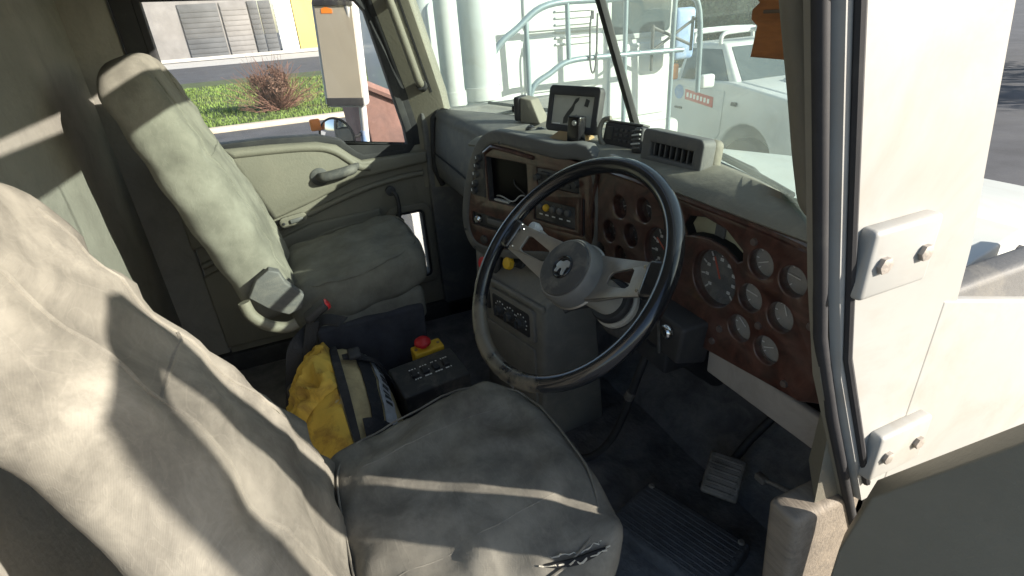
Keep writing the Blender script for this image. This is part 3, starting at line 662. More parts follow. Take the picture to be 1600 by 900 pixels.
# ================================================================== STEERING
Wc = V((.40, -.006, .793)); _a, _b = R(47), R(8)
Wn = V((math.sin(_b)*math.sin(_a), -math.cos(_b)*math.sin(_a), math.cos(_a)))
e1 = V((0, 0, 1)).cross(Wn).normalized(); e2 = Wn.cross(e1)
Mw = Matrix(((e1.x, e2.x, Wn.x, Wc.x), (e1.y, e2.y, Wn.y, Wc.y), (e1.z, e2.z, Wn.z, Wc.z), (0, 0, 0, 1)))
def rim_mat():
    m = mat('rim_black', (0.012, 0.013, 0.016), 0.22, coat=0.3, spec=0.6)
    n = m.node_tree.nodes; l = m.node_tree.links; b = n['Principled BSDF']
    tc = n.new('ShaderNodeTexCoord'); nn = n.new('ShaderNodeTexNoise'); nn.inputs['Scale'].default_value = 6.5; nn.inputs['Detail'].default_value = 9; nn.inputs['Roughness'].default_value = 0.65
    l.new(tc.outputs['Object'], nn.inputs['Vector'])
    # palm wear along the lower rim (the side nearest the driver)
    sx = n.new('ShaderNodeSeparateXYZ'); l.new(tc.outputs['Object'], sx.inputs[0])
    mr = n.new('ShaderNodeMapRange'); mr.inputs[1].default_value = .0; mr.inputs[2].default_value = -.15; mr.inputs[3].default_value = -.25; mr.inputs[4].default_value = .03
    l.new(sx.outputs['Y'], mr.inputs[0])
    ad = n.new('ShaderNodeMath'); l.new(nn.outputs['Fac'], ad.inputs[0]); l.new(mr.outputs[0], ad.inputs[1])
    cr = n.new('ShaderNodeValToRGB'); e = cr.color_ramp.elements; e[0].position = .5; e[0].color = (0, 0, 0, 1); e[1].position = .6; e[1].color = (1, 1, 1, 1)
    l.new(ad.outputs[0], cr.inputs[0])
    mx = n.new('ShaderNodeMixRGB'); mx.inputs[1].default_value = (.012, .013, .016, 1); mx.inputs[2].default_value = (.13, .11, .08, 1)
    l.new(cr.outputs[0], mx.inputs[0]); l.new(mx.outputs[0], b.inputs['Base Color'])
    r2 = n.new('ShaderNodeMapRange'); r2.inputs[3].default_value = .2; r2.inputs[4].default_value = .55; l.new(cr.outputs[0], r2.inputs[0]); l.new(r2.outputs[0], b.inputs['Roughness'])
    return m
rim_mat()
st = thing('steering_wheel', Wc, 'large black two-spoke steering wheel with metal spokes and grey horn pad', 'steering wheel')
NR = 120
obj('rim', tube([Mw @ V((.239*math.cos(2*math.pi*k/NR), .239*math.sin(2*math.pi*k/NR), 0)) for k in range(NR)], .0172, 18, closed=True), 'rim_black', st)
def spoke(ang, s):
    """Wedge plate with a rounded triangular hole, dished down to the hub."""
    ol = [(.035, -.05), (.08, -.046), (.15, -.036), (.205, -.031), (.205, .031), (.15, .036), (.08, .046), (.035, .05)]
    hl = [(.092, -.008), (.10, -.015), (.155, -.021), (.164, -.016), (.164, .016), (.155, .021), (.10, .015), (.092, .008)]
    me = plate(ol, [hl], .0022, .001)
    bm = bmesh.new(); bm.from_mesh(me)
    bmesh.ops.triangulate(bm, faces=bm.faces)
    bm.to_mesh(me); bm.free()
    for v in me.vertices: v.co.z += -.036 + .036*ss(.06, .205, v.co.x)
    me.transform(Mw @ Matrix.Rotation(R(ang), 4, 'Z')); return me
for ang in (177, 15):
    sp_ = obj('spoke', spoke(ang, 1), 'metal', st)
    Mr = Mw @ Matrix.Rotation(R(ang), 4, 'Z')
    obj('spoke_cover', rbox((.214, 0, -.001), (.04, .072, .02), .008, 3, Mr), 'rim_black', sp_)
    for yy in (-.023, .023):
        obj('rivet', lathe([(0, 0), (.004, 0), (.003, .003), (0, .0035)], 10, Mr @ Matrix.Translation((.187, yy, -.001))), 'chrome', sp_)
obj('hub_plate', lathe([(0, -.044), (.07, -.044), (.074, -.041), (.07, -.037), (0, -.037)], 40, Mw), 'metal', st)
obj('hub_skirt', lathe([(.064, -.042), (.071, -.038), (.069, -.008), (.064, .001), (.058, .001)], 40, Mw), 'hub_grey', st)
hp_ = obj('horn_pad', lathe([(.0, .004), (.017, .004), (.019, .006), (.044, .008), (.059, .005), (.063, -.002), (.063, -.012), (0, -.012)], 40, Mw), 'horn_grey', st)
em = obj('emblem', lathe([(0, .0055), (.020, .0055), (.020, .008), (.0225, .010), (.025, .008), (.025, .0)], 28, Mw), 'black_gloss', hp_)
# raised silver animal-like badge inside the ring: body, chest, legs and head
def badge():
    ps = [plate([(-.011, -.001), (-.008, .006), (-.002, .007), (.003, .011), (.010, .010), (.012, .004), (.008, .001), (.009, -.010), (.005, -.010), (.003, -.003), (-.003, -.003), (-.005, -.010), (-.009, -.010), (-.008, -.004)], (), .0008, .0005, Mw @ Matrix.Translation((0, 0, .0082)) @ Matrix.Scale(1.4, 4), smooth=3)]
    return join(*ps)
obj('badge', badge(), 'emblem_silver', hp_)

co = thing('steering_column', Wc - Wn*.35, 'pale steering column with dark collars below the steering wheel', 'steering column')
Mc = Mw
obj('shaft', lathe([(0, -.165), (.036, -.165), (.04, -.06), (.05, -.045), (0, -.045)], 32, Mc), 'column_paint', co)
obj('collar', lathe([(0, -.185), (.047, -.185), (.051, -.18), (.051, -.168), (.047, -.163), (0, -.163)], 32, Mc), 'black_plastic', co)
obj('collar', lathe([(0, -.205), (.05, -.205), (.055, -.2), (.055, -.191), (.05, -.186), (0, -.186)], 32, Mc), 'column_paint', co)
obj('tilt_housing', lathe([(0, -.30), (.05, -.30), (.062, -.27), (.064, -.225), (.056, -.207), (0, -.207)], 32, Mc), 'horn_grey', co)
obj('jacket', lathe([(0, -.72), (.035, -.72), (.035, -.29), (0, -.29)], 24, Mc), 'black_plastic', co)
lv = obj('tilt_lever', tube(smoothpath([Mc @ V((-.04, -.02, -.18)), Mc @ V((-.085, -.055, -.17)), Mc @ V((-.10, -.075, -.165))], 4), .008, 10), 'black_plastic', co)
# lever on the left, ivory with a white knob
sk_ = obj('stalk', tube([Mc @ V((-.045, .02, -.11)), Mc @ V((-.13, .035, -.075)), Mc @ V((-.195, .05, -.055))], [.006, .0075, .0085], 12), 'column_paint', co)
obj('tip', lathe([(0, 0), (.012, .002), (.015, .014), (.012, .028), (0, .03)], 16, Matrix.Translation(Mc @ V((-.205, .052, -.06))) @ Mw.to_3x3().to_4x4()), 'mark_white', sk_)
ib = thing('ignition_bracket', (.56, .2, .62), 'black bracket holding the key switch right of the steering column', 'bracket')
obj('housing', prism([(.44, .165, .60), (.56, .158, .60), (.575, .225, .59), (.44, .225, .59)], [(.43, .16, .69), (.575, .155, .69), (.59, .225, .70), (.43, .225, .70)], .008), 'black_plastic', ib)
Mi = frame((.535, .1545, .668), (.99, -.1, 0), (0, 0, 1))
ks = obj('key_switch', lathe([(0, 0), (.016, 0), (.016, .008), (.013, .012), (.005, .012), (0, .011)], 24, Mi), 'chrome', ib)
obj('keyhole', rbox((0, 0, .0125), (.002, .009, .002), .0003, 1, Mi), 'cavity', ks)
obj('bolt', lathe([(0, 0), (.006, 0), (.006, .004), (0, .005)], 6, frame((.455, .157, .675), (.99, -.1, 0), (0, 0, 1))), 'chrome', ib)
obj('edge_rail', tube([(.50, .156, .69), (.505, .156, .64), (.507, .158, .60)], .004, 8), 'dark_plastic', ib)

# ================================================================== SEATS
def seat(x0, y0, z0, label, fabric, lean=9, seed=0, wid=.50, dep=.46, up=.78, taper=.2, t0=.35, t1=1, bw=1.0, crown=.022, corner=.085):
    """x0 centre, y0 crease, z0 top of cushion at its middle."""
    s = thing('cab_chair', (x0, y0+.2, 0), label, 'seat')
    def cu(p):
        nx, ny, q = p.x/(wid/2), p.y/(dep/2), p.z/.07
        x, y, z = p
        f = ss(-.2, 1, ny); c = abs(nx)**3
        y -= (corner if nx < 0 else min(corner, .02))*c*f
        x *= 1 - .06*ss(.2, 1, ny) - .05*ss(.0, -1, ny)
        top = ss(-1, 1, q)
        z += top*(crown*(1-nx*nx)*(1-.6*ny*ny)) + .035*ny - .03*f*f*abs(ny)*0
        z += top*(.010*nz(x*7+seed, y*7, 1) + .006*nz(x*18, y*18+seed, 4) + .007*(1-abs(nz(x*6+y*3+seed, y*9-x*4, 9))*3))
        # folds fanning from the rear corners and along the side
        fold = math.sin((x*1.0+y*1.7)*46 + 3*nz(x*5, y*5, seed)); z += .0026*fold*(1-abs(q))*0.5 + top*.0016*fold*ss(.35, 1, abs(nx)+.2*abs(ny))
        x += .006*(1-top)*math.sin(y*40+seed+2*nz(y*6, z*9, seed)) ; y += .006*(1-top)*math.sin(x*36+seed)
        return (x, y, z)
    c0 = (x0, y0+dep/2-.01, z0-.09)
    cs = obj('cushion', rbox(c0, (wid, dep, .14), .05, 6, None, cu, (24, 24, 5)), fabric, s, angle=80)
    # piped seam round the cushion top
    def seam(t):
        a = 2*math.pi*t; ca, sa = math.cos(a), math.sin(a)
        px = math.copysign(abs(ca)**.45, ca)*(wid/2-.018); py = math.copysign(abs(sa)**.45, sa)*(dep/2-.018)
        q = V(cu(V((px, py, .07)))); return q + V(c0) + V((0, 0, -.004))
    obj('piping', tube([seam(k/72) for k in range(72)], .0022, 6, closed=True), fabric, cs)
    obj('skirt', rbox((x0, y0+dep/2-.03, z0-.185), (wid-.03, dep-.05, .13), .03, 4, None, lambda p: (p.x + .006*math.sin(p.y*45+seed), p.y + .005*math.sin(p.x*38), p.z+.02*p.y), (10, 10, 3)), fabric, s, angle=80)
    # backrest
    Mb = Matrix.Translation((x0, y0-.045, z0-.11)) @ Matrix.Rotation(R(lean), 4, 'X')
    def ba(p):
        h = (p.z + up/2)/up; nx = p.x/(wid*bw/2); x, y, z = p
        x *= 1 + .03*math.sin(h*3.1) - taper*ss(t0, t1, h)
        front = ss(-.2, 1, y/.065)
        y += front*(.022*(1-nx*nx)*math.sin(math.pi*min(1, h*1.15)) + .012*abs(nx)**2*ss(.9, .2, h))
        y += front*(.008*nz(x*7+seed, z*6, 2) + .005*nz(x*16, z*16, seed) + .007*(1-abs(nz(x*6+z*3+seed, z*8-x*4, 9))*3)) + .003*math.sin((z*1.3+x)*40+seed)*ss(.4, 1, abs(nx))
        z -= .06*abs(nx)**3*ss(.6, 1, h)
        return (x, y, z + up/2)
    bs = obj('backrest', rbox((0, 0, 0), (wid*bw, .13, up), .05, 6, Mb, ba, (20, 5, 26)), fabric, s, angle=80)
    for sx in (-.60, .60):
        obj('seam', tube([Mb @ (V(ba(V((sx*wid*bw/2, .065, -up/2 + .10 + (up-.16)*k/24)))) + V((0, -.0005, 0))) for k in range(25)], .0035, 6), fabric, bs)
    obj('seam', tube([Mb @ (V(ba(V((wid*bw/2*(-.6+1.2*k/16), .065, up*.12)))) + V((0, -.0005, 0))) for k in range(17)], .0035, 6), fabric, bs)
    for sx in (-.5, .5):
        obj('seam', tube([V(cu(V((sx*wid/2, dep/2*(-.8+1.45*k/20), .07)))) + V(c0) + V((0, 0, -.001)) for k in range(21)], .0016, 6), fabric, cs)
    return s, cs, bs, Mb
ds, dcs, dbs, dMb = seat(.545, -.535, .505, 'driver seat in a grubby torn canvas cover nearest the camera', 'canvas', lean=20, seed=3, wid=.54, taper=.42, t0=.25, t1=.62, bw=.87)
obj('seat_base', prism([(.33, -.5, 0), (.73, -.5, 0), (.73, -.17, 0), (.33, -.17, 0)], [(.33, -.5, .3), (.73, -.5, .3), (.73, -.15, .3), (.33, -.15, .3)], .01), 'black_plastic', ds)
ps_, pcs, pbs, pMb = seat(-.585, -.545, .575, 'passenger seat in an olive canvas cover beside the far door', 'canvas_olive', lean=16, seed=11, crown=.010, corner=.03)
obj('seat_base', prism([(-.79, -.5, 0), (-.33, -.5, 0), (-.33, -.16, 0), (-.79, -.16, 0)], [(-.79, -.5, .40), (-.33, -.5, .40), (-.33, -.15, .40), (-.79, -.15, .40)], .012), 'carpet', ps_)
# torn front corner of the driver cushion: split seam with frayed threads
rnd = random.Random(8)
tpts = [V((.752, -.285, .503)), V((.770, -.262, .503)), V((.781, -.235, .502)), V((.788, -.205, .502)), V((.790, -.175, .503)), V((.789, -.15, .502))]
tpts = smoothpath(tpts[1:], 5)
tr_ = obj('tear', tube([p + V((.004, 0, .001)) for p in tpts], [.0015+.0045*math.sin(math.pi*k/(len(tpts)-1)) for k in range(len(tpts))], 8), 'cavity', ds)
for side in (-1, 1):
    obj('frayed_edge', tube([p + V((side*.008+rnd.uniform(-.003, .003), rnd.uniform(-.003, .003), .004+rnd.uniform(-.002, .002))) for p in tpts], [rnd.uniform(.0006, .0018) for p in tpts], 6), 'foam', tr_)
# passenger seat recliner bracket and pale arm
pb = obj('recliner_bracket', plate([(-.645, .58), (-.615, .625), (-.58, .645), (-.56, .635), (-.55, .60), (-.512, .55), (-.525, .515), (-.56, .505), (-.60, .53)], (), .012, .005, frame((-.305, 0, 0), (0, 1, 0), (0, 0, 1))), 'dash_grey', ps_)
for k in range(3):
    obj('rib', tube([(-.293, -.63+k*.03, .60+k*.008), (-.293, -.60+k*.03, .56+k*.004)], .004, 6), 'dark_plastic', pb)
obj('arm', tube(smoothpath([(-.28, -.665, .575), (-.275, -.655, .53), (-.272, -.62, .49), (-.272, -.575, .47), (-.275, -.545, .475)], 5), .017, 12), 'door_vinyl', ps_)
# seat belt buckle
bk = thing('seat_belt_buckle', (-.25, -.48, .30), 'black seat belt buckle with red button beside the passenger seat', 'buckle')
obj('stalk', tube(smoothpath([(-.25, -.56, .20), (-.25, -.545, .34), (-.25, -.515, .44), (-.25, -.50, .48)], 5), 0, 10, flat=(.018, .006, (1, 0, 0))), 'webbing', bk)
Mbk = frame((-.25, -.485, .51), (0, .85, .5), (1, 0, 0))
obj('housing', rbox((0, 0, 0), (.075, .045, .028), .009, 3, Mbk), 'black_plastic', bk)
obj('release_button', rbox((.034, 0, .004), (.018, .034, .024), .005, 2, Mbk), 'red_plastic', bk)
bl = thing('seat_belt', (-.3, -.56, .2), 'twisted black seat belt webbing between the seats', 'seat belt')
obj('webbing', tube(smoothpath([(-.30, -.75, .05), (-.26, -.64, .16), (-.24, -.60, .30), (-.25, -.57, .40), (-.29, -.52, .43), (-.26, -.47, .47), (-.20, -.42, .48)], 7), 0, 10, flat=(.022, .003, (.6, .3, .7))), 'webbing', bl)
obj('anchor', lathe([(0, 0), (.022, 0), (.022, .02), (0, .024)], 18, frame((-.24, -.60, .28), (0, 1, .2), (0, 0, 1))), 'horn_grey', bl)

# ================================================================== BETWEEN THE SEATS
cb = thing('control_box', (-.11, -.21, 0), 'black control box with white legends on the floor between the seats', 'control box')
Mcb = frame((-.108, -.212, .292), (-.10, .99, 0.03), (-.99, -.10, .10))   # u along the box, v towards the passenger
obj('case', rbox((0, 0, -.10), (.215, .15, .2), .008, 3, Mcb), 'dark_plastic', cb)
obj('foot', rbox((0, 0, -.245), (.18, .12, .09), .004, 2, Mcb), 'black_plastic', cb)
lg = []
random.seed(3)
for i in range(4):
    for j in range(3):
        for k in range(3):
            lg.append(rbox((-.05 + i*.034 + k*.008 + random.uniform(-.002, .002), .03 - j*.024, .0012), (random.uniform(.003, .007), .0045, .001), 0, 1, Mcb))
obj('legends', join(*lg), 'mark_white', cb, smooth=False)
for i in range(4):
    rs = obj('rocker_switch', rbox((-.045 + i*.035, .005, .004), (.02, .03, .012), .003, 2, Mcb), 'black_plastic', cb)
es = thing('emergency_stop', (-.235, -.15, 0), 'red mushroom stop button on a yellow box behind the control box', 'stop button')
Mes = Mcb @ Matrix.Translation((.04, .108, -.005))
obj('enclosure', rbox((0, 0, -.04), (.10, .05, .10), .006, 3, Mes), 'yellow_plastic', es)
obj('leg', rbox((0, 0, -.19), (.06, .03, .20), .004, 2, Mes), 'black_plastic', es)
obj('mushroom', lathe([(0, .045), (.016, .043), (.026, .034), (.027, .026), (.02, .022), (.012, .02), (.012, .008), (0, .008)], 28, Mes @ Matrix.Translation((-.012, .004, 0))), 'red_plastic', es)
for u in (-.038, .038):
    obj('lid_screw', lathe([(0, .009), (.006, .009), (.005, .012), (0, .0125)], 10, Mes @ Matrix.Translation((u, 0, 0))), 'ochre', es)

bag = thing('tool_bag', (-.06, -.46, 0), 'yellow and black soft bag with straps standing between the seats', 'bag')
BC = V((-.055, -.462, .20)); BA, BB, BD = .285, .135, .20
def bp_(s, th, off_=0):
    """Bag surface: s runs along the bag (-1..1), th around it (0 = front, 90 = top)."""
    k = max(0.0, 1-abs(s)**2.6)**.5
    w_ = 1 + .05*nz(s*3, th*.03, 2) + .025*nz(s*9, th*.08, 5)
    r = (k*w_)
    return BC + V((BA*s, (BB*r+off_)*math.cos(R(th)), (BD*r+off_)*math.sin(R(th)) - .01*s))
def patch(s0, s1, t0, t1, off_, ns=14, n2=8, wob=0.0, th_=.004):
    vs = []; fs = []
    for lay in (off_, off_-th_):
        for i in range(ns+1):
            for j in range(n2+1):
                s_ = s0+(s1-s0)*i/ns; t_ = t0+(t1-t0)*j/n2
                o_ = lay + (wob*(1-abs(nz(s_*4.2+t_*.02, t_*.045, 7))*2.2 + .12*nz(s_*9, t_*.1, 3) - .4) if wob else 0)
                if i in (0, ns) or j in (0, n2): o_ = min(o_, lay)
                vs.append(bp_(s_, t_, o_))
    N = (ns+1)*(n2+1)
    f = lambda a, i, j: a*N + i*(n2+1) + j
    for i in range(ns):
        for j in range(n2):
            fs.append([f(0, i, j), f(0, i+1, j), f(0, i+1, j+1), f(0, i, j+1)])
            fs.append([f(1, i, j), f(1, i, j+1), f(1, i+1, j+1), f(1, i+1, j)])
    for i in range(ns):
        fs.append([f(0, i, 0), f(1, i, 0), f(1, i+1, 0), f(0, i+1, 0)]); fs.append([f(0, i, n2), f(0, i+1, n2), f(1, i+1, n2), f(1, i, n2)])
    for j in range(n2):
        fs.append([f(0, 0, j), f(0, 0, j+1), f(1, 0, j+1), f(1, 0, j)]); fs.append([f(0, ns, j), f(1, ns, j), f(1, ns, j+1), f(0, ns, j+1)])
    return mesh(vs, fs)
vs = []; fs = []; A_, B_ = 40, 28
for i in range(A_+1):
    for j in range(B_): vs.append(bp_(-.995+1.99*i/A_, 360*j/B_))
for i in range(A_):
    for j in range(B_): fs.append([i*B_+j, i*B_+(j+1) % B_, (i+1)*B_+(j+1) % B_, (i+1)*B_+j])
fs += [list(range(B_))[::-1], [A_*B_+j for j in range(B_)]]
obj('body', mesh(vs, fs), 'bag_tan', bag, angle=80)
obj('crumpled_flap', patch(-.9, .22, 97, 205, .014, 44, 40, .05), 'bag_yellow', bag, angle=70)
obj('side_panel', patch(.2, .9, 98, 175, .008, 16, 10, .008), 'bag_yellow', bag, angle=70)
obj('strap', patch(-.95, .97, 87, 96, .012, 30, 3), 'bag_black', bag, angle=80)
obj('black_band', patch(-.93, .95, 53, 68, .006, 30, 5), 'bag_black', bag, angle=80)
sv = obj('silver_strip', patch(-.9, .7, 34, 50, .006, 26, 5), 'bag_silver', bag, angle=80)
lt_ = []
for k in range(9):      # faded vertical lettering, only blocks of it are left
    s_ = -.28 + k*.075
    lt_.append(patch(s_, s_+.035, 38, 46, .0085, 2, 2, 0, .001))
obj('faded_lettering', join(*lt_), 'horn_grey', sv, smooth=False)
obj('cross_strap', patch(-.30, -.19, 8, 84, .018, 4, 14), 'bag_black', bag, angle=80)
obj('end_strap', patch(.62, .76, 5, 80, .014, 4, 14), 'bag_black', bag, angle=80)
obj('buckle', rbox(tuple(bp_(-.24, 72, .026)), (.05, .035, .014), .005, 2), 'black_plastic', bag)
obj('tag', rbox(tuple(bp_(.84, 55, .02)), (.02, .05, .006), .002, 2), 'pink_tag', bag)

# ================================================================== FLOOR
fm_ = thing('floor_step_plate', (.54, .23, 0), 'black ribbed rubber plate screwed to the driver footwell floor', 'floor plate')
Mf = frame((.545, .225, .028), (.94, .33, 0), (-.33, .94, 0))
obj('plate', rbox((0, 0, 0), (.30, .19, .05), .012, 3, Mf), 'mat_rubber', fm_)
for k in range(11):
    obj('rib', rbox((0, -.075+k*.015, .025), (.27, .005, .003), .001, 1, Mf), 'mat_rubber', fm_)
for u, v in ((-.13, .08), (-.13, -.08), (.13, .08), (.13, -.08)):
    obj('screw', lathe([(0, .026), (.009, .026), (.007, .031), (0, .032)], 12, Mf @ Matrix.Translation((u, v, 0))), 'worn_metal', fm_)
fmat = thing('floor_mat', (.42, .2, 0), 'worn black rubber mat covering the driver footwell', 'floor mat')
obj('sheet', rbox((.40, .22, .0), (.80, .62, .012), .004, 2, None, lambda p: (p.x, p.y, p.z + .006 + .006*nz(p.x*6, p.y*6, 3)), (30, 24, 1)), 'floor_rubber', fmat)
pe = thing('accelerator_pedal', (.50, .42, 0), 'worn grey square pedal pad in the driver footwell', 'pedal')
Mpe = frame((.503, .405, .12), (.82, .57, -.02), (-.45, .66, .60))
obj('pad', rbox((0, 0, 0), (.095, .115, .018), .012, 3, Mpe), 'worn_metal', pe)
for k in range(6):
    obj('rib', rbox((0, -.042+k*.017, .010), (.075, .006, .005), .002, 1, Mpe), 'worn_metal', pe)
obj('arm', tube([Mpe @ V((0, .02, -.012)), (.47, .52, .17), (.50, .62, .30), (.50, .70, .42)], .011, 10), 'black_plastic', pe)
obj('hinge', tube([(.44, .40, .03), (.503, .40, .10)], .012, 10), 'black_plastic', pe)
rod = thing('linkage_rod', (.7, .55, .15), 'thin metal linkage rod right of the pedal', 'rod')
obj('rod', tube([(.55, .475, .13), (.66, .50, .15), (.85, .52, .17)], .006, 8), 'worn_metal', rod)
obj('clevis', rbox((.56, .477, .132), (.03, .02, .02), .004, 2), 'worn_metal', rod)
hs = thing('floor_hose', (.2, .2, 0), 'black hose curving from under the dashboard to the floor', 'hose')
obj('hose', tube(smoothpath([(.30, .30, .46), (.285, .27, .34), (.265, .25, .22), (.235, .22, .10), (.20, .17, .03), (.15, .12, .02)], 7), .011, 10), 'black_plastic', hs)
obj('clamp', tube([(.278, .262, .30), (.272, .256, .275)], .014, 12), 'worn_metal', hs)
hs2 = thing('under_dash_harness', (.55, .42, .4), 'tangled dark wiring hanging below the knee panel', 'wiring')
for k in range(6):
    x = .58 + .05*k
    obj('cable', tube(smoothpath([(x, .30, .60), (x+.02, .33+.02*math.sin(k), .52), (x+.05, .40, .47+.02*math.cos(k*2)), (x+.09, .5, .50)], 5), .006 + .002*(k % 3), 8), 'black_plastic' if k % 3 else 'dark_plastic', hs2)
obj('connector', rbox((.62, .36, .49), (.05, .03, .025), .004, 2), 'worn_metal', hs2)
ca = thing('white_clip', (-.10, .05, .0), 'small white plastic plug and grey tab behind the wheel rim', 'clip')
obj('plug', rbox((-.155, .03, .22), (.035, .03, .05), .006, 2), 'pale_panel', ca)
obj('tab', rbox((-.105, .055, .16), (.06, .015, .03), .005, 2), 'bag_silver', ca)

# ================================================================== ON THE DASHBOARD
nv = thing('navigation_screen', (0, .245, .945), 'grey navigation screen in a black frame standing on the dashboard', 'screen')
Mn = frame((.01, .245, .955), (.93, .36, 0), (0, .25, 1))
obj('frame', plate(rrect(-.098, .012, .064, .122, .009), [rrect(-.089, .024, .052, .104, .003)], .008, .003, Mn), 'black_plastic', nv)
obj('case', plate(rrect(-.094, .016, .060, .118, .008), (), .006, .002, off(Mn, -.011)), 'black_plastic', nv)
sc_ = obj('panel', plate(rrect(-.09, .023, .053, .105, .002), (), .001, 0, off(Mn, .004)), 'lcd', nv)
obj('map_shape', plate([(-.045, .03), (-.03, .033), (-.028, .05), (-.015, .065), (-.012, .08), (-.002, .09), (.0, .098), (-.012, .094), (-.022, .075), (-.035, .06), (-.045, .045)], (), .0004, 0, off(Mn, .0058)), 'lcd_ink', sc_)
obj('map_shape', plate([(-.01, .03), (.0, .03), (.003, .05), (-.004, .056), (-.012, .045)], (), .0004, 0, off(Mn, .0058)), 'lcd_ink', sc_)
obj('map_shape', plate([(.018, .078), (.03, .075), (.034, .092), (.022, .096)], (), .0004, 0, off(Mn, .0058)), 'lcd_ink', sc_)
obj('scale_bar', plate([(-.082, .028), (-.055, .028), (-.055, .031), (-.082, .031)], (), .0004, 0, off(Mn, .0058)), 'mark_white', sc_)
obj('stand', prism([Mn @ V((-.07, -.012, .03)), Mn @ V((.05, -.012, .03)), Mn @ V((.05, -.012, -.05)), Mn @ V((-.07, -.012, -.05))], [Mn @ V((-.05, .016, .006)), Mn @ V((.03, .016, .006)), Mn @ V((.03, .016, -.02)), Mn @ V((-.05, .016, -.02))], .003), 'ochre', nv)
dc = thing('small_black_device', (.045, .225, .945), 'small upright black device in front of the navigation screen', 'device')
Mdc = frame((.05, .222, .948), (.93, .36, 0), (0, .1, 1))
obj('case', rbox((0, .034, 0), (.04, .068, .03), .005, 3, Mdc), 'black_gloss', dc)
obj('foot', rbox((.01, .002, .0), (.07, .008, .05), .003, 2, Mdc), 'black_plastic', dc)
obj('lens', lathe([(0, .015), (.007, .015), (.006, .018), (0, .017)], 16, Mdc @ Matrix.Translation((.004, .052, 0))), 'emblem_silver', dc)
rd = thing('two_way_radio', (.155, .28, .94), 'dark two-way radio with keys in a pale cradle behind the steering wheel', 'radio')
Mu = frame((.10, .27, .948), (.11, .027, 0), (0, .3, 1))
obj('case', rbox((.056, .028, -.012), (.118, .056, .03), .006, 3, Mu), 'black_plastic', rd)
obj('cradle', tube(smoothpath([Mu @ V((.01, .064, 0)), Mu @ V((-.008, .058, .004)), Mu @ V((-.014, .035, .006)), Mu @ V((-.004, .01, .006)), Mu @ V((.012, -.002, .006))], 4), .006, 10), 'dash_vinyl', rd)
for i in range(4):
    for j in range(3):
        obj('key', rbox((.04 + i*.016, .016 + j*.012, .004), (.010, .006, .003), .001, 1, Mu), 'dark_plastic', rd)
obj('window', rbox((.018, .03, .004), (.022, .03, .002), .001, 1, Mu), 'lcd_ink', rd)
obj('top_edge', rbox((.06, .058, -.01), (.112, .005, .028), .002, 1, Mu), 'dash_grey', rd)
mc = thing('ridged_microphone', (.24, .285, .945), 'small ridged black microphone between the radio and the air vent', 'microphone')
Mm = frame((.235, .283, .948), (.9, .1, .2), (-.15, .3, 1))
obj('body', rbox((0, .028, 0), (.032, .062, .028), .009, 3, Mm), 'black_plastic', mc)
for k in range(5):
    obj('ridge', rbox((.0, .010 + k*.010, .0155), (.028, .004, .005), .0015, 1, Mm), 'grey_steel' if k % 2 else 'dash_grey', mc)
vp = thing('air_vent_pod', (.37, .29, .94), 'raised grey air vent pod with upright louvres on the dashboard', 'vent')
Mv = frame((.30, .262, .948), (.145, .01, 0), (0, .12, 1))
obj('housing', plate(rrect(-.02, -.004, .150, .064, .010), [rrect(.0, .010, .134, .046, .003)], .014, .004, off(Mv, -.012)), 'dash_grey', vp)
obj('side_shell', rbox((.066, .030, -.042), (.176, .07, .032), .014, 4, Mv), 'dash_vinyl', vp)
obj('throat', rbox((.067, .028, -.027), (.15, .045, .006), .002, 1, Mv), 'cavity', vp)
for k in range(8):
    obj('louvre', rbox((.009 + k*.0165, .028, -.008), (.003, .034, .016), .001, 1, Mv @ Matrix.Translation((.009 + k*.0165, 0, -.008)) @ Matrix.Rotation(R(18), 4, 'Y') @ Matrix.Translation((-.009 - k*.0165, 0, .008))), 'dash_grey' if k < 7 else 'grey_steel', vp)
obj('slide', rbox((.067, .046, .003), (.13, .003, .003), .001, 1, Mv), 'grey_steel', vp)
al = thing('dash_speaker', (-.36, .28, .93), 'pale wedge speaker with black front at the far end of the dashboard', 'speaker')
Ma = frame((-.39, .25, .938), (.8, .6, 0), (0, 0, 1))
obj('wedge', prism([Ma @ V((.028, .0, .02)), Ma @ V((.10, 0, .02)), Ma @ V((.10, 0, -.045)), Ma @ V((.028, 0, -.045))], [Ma @ V((.028, .078, .015)), Ma @ V((.066, .07, .012)), Ma @ V((.066, .07, -.04)), Ma @ V((.028, .078, -.04))], .004), 'dash_vinyl', al)
fr_ = obj('front', rbox((.016, .042, -.012), (.026, .075, .06), .009, 3, Ma), 'black_plastic', al)
obj('knob', lathe([(0, 0), (.014, 0), (.012, .012), (0, .013)], 18, Ma @ Matrix.Translation((.004, .04, -.005)) @ Matrix.Rotation(R(-90), 4, 'Y')), 'black_gloss', fr_)
for p, n_ in (((-.225, .225, .944), 0), ((-.18, .235, .945), 1)):
    pg = thing('dash_plug', p, ('left' if n_ == 0 else 'right') + ' of two small black plugs in the dash top before the screen', 'plug', 'small black plugs in the dash top')
    obj('cap', lathe([(0, -.004), (.012, -.004), (.011, .006), (.007, .009), (0, .009)], 16, Matrix.Translation(p)), 'black_gloss', pg)
    obj('collar', lathe([(.011, -.004), (.016, -.004), (.015, .003), (.011, .003)], 16, Matrix.Translation(p)), 'dark_plastic', pg)
pap = thing('metal_strip', (.27, .21, .957), 'small silver strip lying on the dash behind the wheel rim', 'strip')
obj('strip', rbox((.27, .20, .96), (.045, .010, .004), .0015, 2), 'metal', pap)
